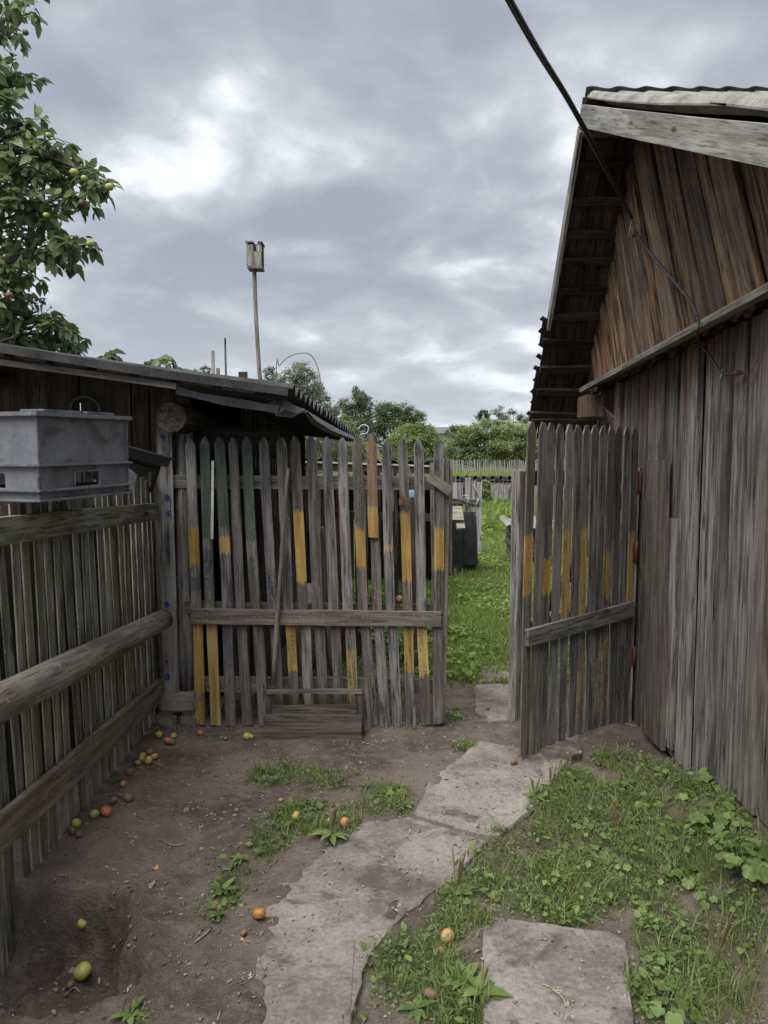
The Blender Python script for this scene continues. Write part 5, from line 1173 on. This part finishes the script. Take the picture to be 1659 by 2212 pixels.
def apple(u, v, rpx, mat, label, group='windfall apples', dz=None, pos=None):
    key = (mat.name, random.randrange(2))
    if key not in AM:
        V, Fc = apple_mesh(len(AM) * 2.3, .35 if mat is A_b else .06); me = bpy.data.meshes.new('apple'); me.from_pydata(V, [], Fc); me.polygons.foreach_set('use_smooth', [True] * len(me.polygons)); me.materials.append(mat); AM[key] = me
    if pos is None:
        p = onG(u, v + rpx * .75); D_ = p.y * cp + EYE * sp_; r_ = rpx * 1.08 * D_ / F
        p = p + Vector((0, 0, r_ * .8))
    else: p = pos; r_ = rpx
    o = bpy.data.objects.new('apple', AM[key]); A_ = Matrix.Rotation(random.uniform(0, 6.28), 4, 'Z') @ Matrix.Rotation(random.uniform(.2, 1.5), 4, 'X')
    link(o, None, Matrix.Translation(p) @ A_ @ Matrix.Scale(r_, 4)); setp(o, label, 'apple', group)
    st_ = tube('stem', [(0, 0, .62), (.05, .02, .9), (.12, .02, 1.15)], .05, None, M_bark, 5)
    st_.parent = o; st_.matrix_basis = Matrix.Identity(4)
    return o
def za(x, y_): return .36373 * x, 1206.9 + .36373 * y_
def zb(x, y_): return .36373 * x, 1755.5 + .36373 * y_
def zc(x, y_): return 493.7 + .36373 * x, 1590.9 + .36373 * y_
RY = 'yellow apple heaped with others where the slatted fence nears the post'; RB = 'rotten brown apple lying along the slatted fence'
for (x, y_, r_, mt, lb) in ((945, 1047, 20, A_y, 'blemished yellow apple in the corner below the footing stones'), (1030, 1058, 19, A_y, 'yellow apple at the back of the little pile below the post'), (1000, 1085, 24, A_r, 'dull red apple at the front of the little pile below the post'), (1026, 1090, 21, A_b, 'brown apple touching the dull red one below the post'),
        (1190, 1040, 17, A_r, 'small red apple alone below the yellow gate pickets'), (1340, 1068, 15, A_b, 'small brown apple on bare soil before the gate pickets'), (1467, 1063, 22, A_g, 'pale green apple beside the end of the wooden trough'), (1492, 1058, 16, A_y, 'spoiled apple hiding behind the pale green one by the trough'),
        (848, 1172, 20, A_y, 'yellow apple at the back of the heap, against the pickets'), (890, 1150, 20, A_b, 'brown apple on top of the heap of yellow ones by the fence'), (917, 1182, 21, A_y, 'yellow apple on the yard side of the heap by the fence'), (882, 1200, 25, A_y, 'biggest yellow apple in the middle of the heap by the fence'), (843, 1196, 20, A_y, 'yellow apple beside the orange-cheeked one in the heap'), (820, 1220, 17, A_o, 'orange-cheeked apple at the end of the yellow heap'), (770, 1270, 22, A_b, 'brown apple just past the orange-cheeked one along the fence'), (733, 1347, 20, A_o, 'orange-yellow apple next to the small weed by the fence'),
        (675, 1443, 23, A_b, 'rotten apple nearest the bright red one in a brown trio'), (762, 1425, 25, A_b, 'largest apple of the rotten brown trio by the fence'), (715, 1408, 16, A_b, 'smallest apple of the rotten brown trio, between the others'), (630, 1508, 32, A_r, 'bright red apple touching a green one along the fence'), (560, 1520, 26, A_g, 'light green apple beside the bright red one'), (455, 1575, 27, A_g, 'yellow-green apple above two rotten ones by the fence'), (430, 1625, 25, A_b, 'rotten apple under the yellow-green one, touching the pickets'), (470, 1640, 22, A_b, 'rotten apple under the yellow-green one, away from the pickets')):
    apple(*za(x, y_), r_ * .36373, mt, lb)
for (x, y_, r_, mt, lb) in ((488, 668, 28, A_y, 'yellow apple down in the scratched hollow'), (492, 962, 50, A_g, 'large yellow-green spotted apple on the rim of the hollow'), (418, 1025, 22, A_b, 'rotten apple half under the large yellow-green one'), (1540, 612, 37, A_hb, 'half rotten orange apple on the edge of the largest slab'), (1447, 725, 22, A_b, 'shrivelled reddish brown apple near the half rotten orange one')):
    apple(*zb(x, y_), r_ * .36373, mt, lb)
for (x, y_, r_, mt, lb) in ((310, 382, 14, A_o, 'tiny orange apple in the grass behind the plantain'), (399, 478, 27, A_y, 'yellow apple with a pink cheek in the grass patch'), (604, 510, 22, A_g, 'yellow-green apple in the middle of the plantain leaves'), (690, 523, 28, A_o, 'wrinkled orange apple right beside the plantain spikes'), (328, 600, 18, A_b, 'brown apple sunk in the grass patch'),
        (1300, 1195, 42, A_o, 'large peach-coloured apple in the weeds between the slabs'), (1255, 1280, 26, A_o, 'smaller orange apple under the peach-coloured one'), (1200, 1540, 42, A_b, 'flattened brown apple in the weeds beside the square slab')):
    apple(*zc(x, y_), r_ * .36373, mt, lb)
apple(1110, 1648, 8, A_b, 'dry brownish apple on the slab below the gate corner'); apple(1033, 1379, 5, A_o, 'single orange apple out on the lawn'); apple(716, 1446, 5, A_y, 'small yellow apple on the ground behind the gate')
apple(0, 0, .020, A_o, 'orange-red apple perched on the gate rail between pickets', pos=onY(862, 1296, GY + .07) + Vector((0, 0, .008)))
# ================================================================ APPLE TREE (left)
def D5(u, v, D_=5.0): return at_d(u, v, D_)
tree = thing('apple_tree', 'apple tree hung with ripening fruit reaching over the shed roof', 'tree', (-3.5, 5.3, 0))
tb_ = Vector((-3.5, 5.3, 0)); fork = Vector((-3.35, 5.25, 1.9))
tube('trunk', spline([tb_ - Vector((0, 0, .1)), Vector((-3.46, 5.28, .9)), fork, Vector((-3.2, 5.3, 3.0)), Vector((-3.1, 5.2, 4.6))], 6), [.13 - .10 * i / 24 for i in range(25)], tree, M_bark, 10)
BL = [(25, 70, 55), (62, 30, 34), (12, 150, 50), (45, 165, 45), (10, 235, 40), (45, 285, 52), (95, 305, 55), (20, 350, 60), (75, 365, 60), (135, 345, 45), (165, 385, 42), (118, 410, 55), (215, 392, 34), (236, 405, 18), (185, 430, 30), (55, 440, 55), (15, 430, 50),
      (105, 475, 48), (30, 520, 55), (85, 540, 50), (135, 535, 42), (170, 545, 32), (195, 528, 18), (12, 600, 40), (45, 590, 40), (15, 660, 48), (55, 670, 48), (95, 690, 46), (130, 712, 40), (160, 735, 30), (30, 720, 55), (90, 735, 45), (330, 782, 20), (375, 788, 14), (245, 770, 12),
      (-60, 100, 90), (-80, 250, 100), (-60, 420, 100), (-90, 580, 100), (-60, 700, 90), (-180, 150, 130), (-200, 400, 140), (-190, 620, 130), (-60, -60, 90), (40, -40, 60), (-200, -80, 120), (-330, 60, 130), (-350, 260, 150), (-340, 470, 150), (-330, 640, 120), (-480, 150, 140), (-500, 380, 150), (-480, 580, 130), (-330, -120, 130)]
LP, LA, LN_, twigs = [], [], [], []
q = random.Random(77); apples_t = []
for bi, (u_, v_, r_) in enumerate(BL):
    D_ = q.uniform(4.75, 5.5) if u_ < 230 else q.uniform(4.7, 5.0)
    c_ = D5(u_, v_, D_); rr = r_ * D_ / F
    src = Vector((-3.2, 5.25, min(4.2, max(1.9, c_.z - .35 - .15 * q.random()))))
    mid = src.lerp(c_, .55) + Vector((0, 0, .10))
    if 200 < u_ < 260 and v_ < 600: src = D5(60, 330, 5.0); mid = src.lerp(c_, .5) + Vector((0, 0, .03))
    if u_ > 240 and v_ > 700: src = Vector((c_.x - .2, 5.6, 1.4)); mid = src.lerp(c_, .6)
    sp2 = spline([src, mid, c_], 5); twigs.append((sp2, .022 if r_ > 40 else .012))
    ns = max(3, int(r_ / 5.0))
    for s_ in range(ns):
        dv = Vector((q.gauss(0, 1), q.gauss(0, 1), q.gauss(0, .8) - .15)).normalized() * rr * q.uniform(.35, 1.05); e = c_ + dv; st0 = sp2[q.randrange(len(sp2) // 2, len(sp2))]
        tw = spline([st0, st0.lerp(e, .6) + Vector((0, 0, .03)), e], 3); twigs.append((tw, .0045))
        for l_ in range(q.randrange(9, 13)):
            p = tw[q.randrange(1, len(tw))] if q.random() < .6 else e; ax = (Vector((q.gauss(0, 1), q.gauss(0, 1), q.gauss(-.55, .6))) + dv.normalized() * .7).normalized()
            LP.append(p + Vector((q.gauss(0, .012), q.gauss(0, .012), q.gauss(0, .012)))); LA.append(ax); LN_.append(Vector((q.gauss(0, .6), q.gauss(0, .6), 1)))
LP, LA, LN_ = np.array(LP), np.array(LA), np.array(LN_)
lens = rng.uniform(.05, .115, len(LP)); wds = lens * rng.uniform(.42, .60, len(LP))
# the leaves that show at the crown's edge are single parts; the rest is one mass
pu = np.array([proj(*p) for p in LP]); vis = np.where((pu[:, 0] > 5) & (pu[:, 0] < 420) & (pu[:, 1] > 5) & (pu[:, 1] < 800))[0]
pick = vis[np.argsort(-(pu[vis, 0] + 200 * rng.random(len(vis))))[:300]]; rest = np.setdiff1d(np.arange(len(LP)), pick)
V, T, C = leaves_np(LP[rest], LA[rest], LN_[rest], lens[rest], wds[rest], .22, .35); o = mesh_np('foliage', V, T, L_apple, tree, None, C, True); o['kind'] = 'stuff'
lm = []
for i in range(5):
    V, T, C = leaves_np(np.zeros((1, 3)), np.array([[0, 0, 1.]]), np.array([[0, 1., 0]]), 1.0, .44 + .04 * i, .10 + .07 * i, .25 + .06 * i)
    o_ = mesh_np('leaf_form', V, T, L_apple, None, None, C, True); lm.append(o_.data); bpy.data.objects.remove(o_)
for j, i in enumerate(pick):
    p = Vector(LP[i]); o = bpy.data.objects.new('leaf', lm[j % 5]); link(o, tree, frame(p, p + Vector(LA[i]), Vector(LN_[i])) @ Matrix.Scale(lens[i], 4))
tv, tt = [], []
def add_tube(pts_, r0, sides=5):
    o0 = len(tv); n_ = len(pts_); nx_ = None
    for i, p in enumerate(pts_):
        t_ = (pts_[min(i + 1, n_ - 1)] - pts_[max(i - 1, 0)]).normalized(); nx_ = t_.orthogonal().normalized() if nx_ is None else (nx_ - t_ * nx_.dot(t_)).normalized(); ny_ = t_.cross(nx_); r_ = r0 * (1 - .65 * i / (n_ - 1))
        for j in range(sides): a_ = 2 * math.pi * j / sides; tv.append(tuple(p + (nx_ * math.cos(a_) + ny_ * math.sin(a_)) * r_))
    for i in range(n_ - 1):
        for j in range(sides): a, b = o0 + i * sides + j, o0 + i * sides + (j + 1) % sides; tt.append((a, b, b + sides)); tt.append((a, b + sides, a + sides))
for pts_, r_ in twigs:
    if r_ > .01: tube('branch', pts_, [r_ * (1 - .6 * i / len(pts_)) for i in range(len(pts_))], tree, M_bark, 6)
    else: add_tube(pts_, r_)
o = mesh_np('twigs', np.array(tv), np.array(tt), M_bark, tree); o['kind'] = 'stuff'
for u_, v_, r_, mt in ((160, 372, 9, A_g), (236, 404, 9, A_g), (178, 438, 8, A_b), (194, 526, 8, A_g), (20, 637, 8, A_b), (55, 70, 7, A_b), (105, 292, 7, A_g), (182, 385, 7, A_g), (100, 465, 7, A_g)):
    c_ = D5(u_, v_, 4.75); V, Fc = apple_mesh(u_ * .1, .04); o = mesh_obj('apple', V, Fc, mt, tree, Matrix.Translation(c_) @ Matrix.Scale(r_ * 4.75 / F, 4), True)
# ================================================================ FAR TREES AND BUSHES
def far_tree(name, label, Y, blobs, mat, n_per, size, trunk_u=None, group=None, cat_='tree', trunk_r=.16):
    u0 = trunk_u if trunk_u is not None else sum(b[0] for b in blobs) / len(blobs); bx = onY(u0, 980, Y).x; g = gz(bx, Y)
    th = thing(name, label, cat_, (bx, Y, g), group); Ps = []; tops_ = []
    for (u_, v_, ru, rv) in blobs:
        c_ = onY(u_, v_, Y); rx, rz = ru * Y / F, rv * Y / F; ry = (rx + rz) * .5; n_ = int(5.0 * n_per * (ru * rv) / 400) + 60
        k_ = max(5, int(n_ / 60)); cc = rot_basis(k_) * rng.uniform(.35, 1.0, (k_, 1)) ** .6           # leaf clumps within the lobe
        idx = rng.integers(0, k_, n_); p = cc[idx] + rot_basis(n_) * rng.uniform(0, .42, (n_, 1)) ; p *= np.array([rx, ry, rz]); p += np.array([c_.x, c_.y + rng.uniform(-.3, .3) * ry, c_.z]); p = p[p[:, 2] > gz(c_.x, Y) + .05]; Ps.append(p); tops_.append(c_)
    p = np.concatenate(Ps); ax_ = rot_basis(len(p)); ax_[:, 2] *= .45; V, T, C = leaves_np(p, ax_, rot_basis(len(p)) * .8 + np.array([0, 0, 1.]), rng.uniform(.3, .75, len(p)) * size, rng.uniform(.2, .42, len(p)) * size, .2, .2)
    # leaf tint follows a noise over position plus a random part
    cl_ = np.array([.5 + .5 * mnoise.noise(Vector(a) * (.9 / size * .22)) for a in p]); C = np.repeat(np.clip(cl_ * .6 + rng.random(len(p)) * .4, 0, 1), 8)
    o = mesh_np('crown', V, T, mat, th, None, C); 
    b0 = Vector((bx, Y, g - .2)); zt = max(c.z for c in tops_)
    tube('trunk', spline([b0, b0 + Vector((.1, 0, (zt - g) * .4)), Vector((bx - .05, Y, g + (zt - g) * .8))], 5), [trunk_r * (1 - .07 * i) for i in range(11)], th, M_bark, 7)
    for c_ in tops_[:8]: tube('limb', spline([b0.lerp(Vector((bx, Y, c_.z)), .45), b0.lerp(c_, .75) + Vector((0, 0, .1)), c_], 4), [trunk_r * .4 * (1 - .09 * i) for i in range(9)], th, M_bark, 5)
far_tree('ash_tree', 'loose grey-green tree rising behind the corrugated eave', 55, [(645, 805, 34, 24), (625, 830, 28, 25), (665, 835, 36, 28), (690, 865, 30, 28), (640, 870, 45, 26), (700, 895, 30, 26), (585, 812, 18, 18), (580, 835, 20, 18), (720, 930, 40, 30)], L_t4, 230, .26, 650)
far_tree('willow_tree', 'slender feathery tree beside the dark round-crowned tree', 58, [(776, 845, 14, 20), (782, 862, 20, 20), (760, 872, 28, 22), (745, 888, 26, 24), (775, 900, 32, 30), (790, 880, 18, 26), (760, 930, 40, 30)], L_t4, 260, .24, 768)
far_tree('oak_tree', 'dark round-crowned tree on the skyline between paler trees', 75, [(835, 888, 30, 20), (862, 892, 32, 22), (890, 900, 26, 22), (815, 910, 28, 26), (850, 925, 45, 32), (895, 925, 24, 24), (800, 940, 24, 30)], L_t2, 330, .30, 850, trunk_r=.3)
far_tree('lilac_bush', 'light green bushy shrub in front of the dark round tree', 50, [(890, 935, 30, 20), (915, 930, 26, 18), (870, 955, 32, 26), (915, 960, 40, 30), (945, 965, 24, 26), (880, 985, 40, 22)], L_t3, 300, .22, 900, cat_='bush', trunk_r=.07)
far_tree('elder_bush', 'sparse brownish-green shrub left of the meadow bushes', 52, [(955, 958, 22, 18), (940, 985, 30, 22), (970, 980, 24, 20)], L_t4, 260, .2, 955, cat_='bush', trunk_r=.05)
far_tree('alder_tree', 'dark small tree standing up out of the meadow bushes', 62, [(1048, 893, 12, 14), (1045, 905, 18, 14), (1000, 930, 30, 14), (985, 935, 20, 14)], L_t2, 300, .24, 1045)
far_tree('birch_tree', 'airy pale-leaved tree behind the meadow bushes', 64, [(1085, 893, 24, 14), (1110, 900, 22, 14), (1075, 905, 24, 14), (1130, 912, 20, 16), (1160, 905, 30, 20)], L_t4, 200, .22, 1090)
far_tree('hazel_bush', 'broad mid-green bush behind the palisade fence', 48.5, [(1010, 945, 36, 22), (1050, 930, 36, 22), (1000, 970, 40, 24), (1050, 965, 44, 30), (1030, 990, 50, 18)], L_t1, 330, .22, 1030, cat_='bush', trunk_r=.07)
far_tree('raspberry_bush', 'bright leafy bush at the barn end of the palisade fence', 48, [(1100, 930, 36, 24), (1130, 945, 30, 28), (1095, 965, 44, 28), (1140, 975, 30, 24), (1100, 990, 50, 18), (1180, 950, 40, 36), (1240, 950, 50, 40), (1300, 955, 50, 40)], L_t3, 320, .22, 1115, cat_='bush', trunk_r=.07)
far_tree('roadside_bush', 'pale scrub showing low behind the shed roof', 60, [(440, 800, 18, 10), (430, 812, 24, 14), (460, 830, 40, 20)], L_t4, 200, .24, 440, cat_='bush', trunk_r=.08)
far_tree('currant_bush', 'shrub with yellowing twigs showing over the far end of the eave', 16, [(735, 905, 20, 14), (755, 922, 24, 16), (720, 915, 20, 16), (770, 935, 20, 14)], L_t3, 70, .07, 745, cat_='bush', trunk_r=.03)
far_tree('hop_vine', 'column of leafy hop vine beside the far pale fence', 22.5, [(1049, 1045, 9, 9), (1048, 1060, 11, 12), (1050, 1078, 11, 13), (1049, 1095, 13, 13), (1046, 1108, 16, 8)], L_t3, 900, .10, 1050, cat_='vine', trunk_r=.03)
far_tree('plum_thicket', 'dense green thicket low behind the shed and woodshed roofs', 38, [(560, 950, 40, 30), (620, 945, 40, 34), (670, 950, 40, 34), (720, 960, 40, 34), (765, 968, 36, 30), (600, 990, 60, 26), (690, 990, 60, 26), (770, 990, 50, 24)], L_t1, 200, .18, 680, cat_='bush', trunk_r=.06)
# the far wood that closes the plain on both sides
wx = np.concatenate([rng.uniform(-320, -30, 9000), rng.uniform(62, 320, 8000)]); wy = 190 + rng.normal(0, 9, len(wx)); hw = np.array([7.5 + 3.5 * mnoise.noise(Vector((a * .045, 0, 7))) + 1.5 * mnoise.noise(Vector((a * .21, 0, 3))) for a in wx])
wp = np.stack([wx, wy, rng.uniform(0, 1, len(wx)) ** .7 * hw], 1); ax_ = rot_basis(len(wp)); ax_[:, 2] *= .5
V, T, C = leaves_np(wp, ax_, rot_basis(len(wp)) + np.array([0, 0, .8]), rng.uniform(1.2, 2.6, len(wp)), rng.uniform(.9, 1.8, len(wp)))
o = mesh_np('distant_wood', V, T, L_t2, tint=C); setp(o, 'distant wood along the edge of the plain', 'wood', kind='stuff')
# loose curls of wire over the eave end
wl = thing('wire_curl', 'loop of pale wire curling above the far eave', 'wire', tuple(onY(718, 938, 7.2)))
tube('wire', spline([onY(690, 905, 7.2), onY(705, 897, 7.2), onY(720, 895, 7.2), onY(745, 890, 7.2), onY(770, 886, 7.2)], 4), .004, wl, M_rwire, 4); tube('wire', spline([onY(772, 928, 7.2), onY(783, 918, 7.2), onY(795, 922, 7.2), onY(793, 935, 7.2), onY(778, 938, 7.2)], 5), .005, wl, M_white, 5)
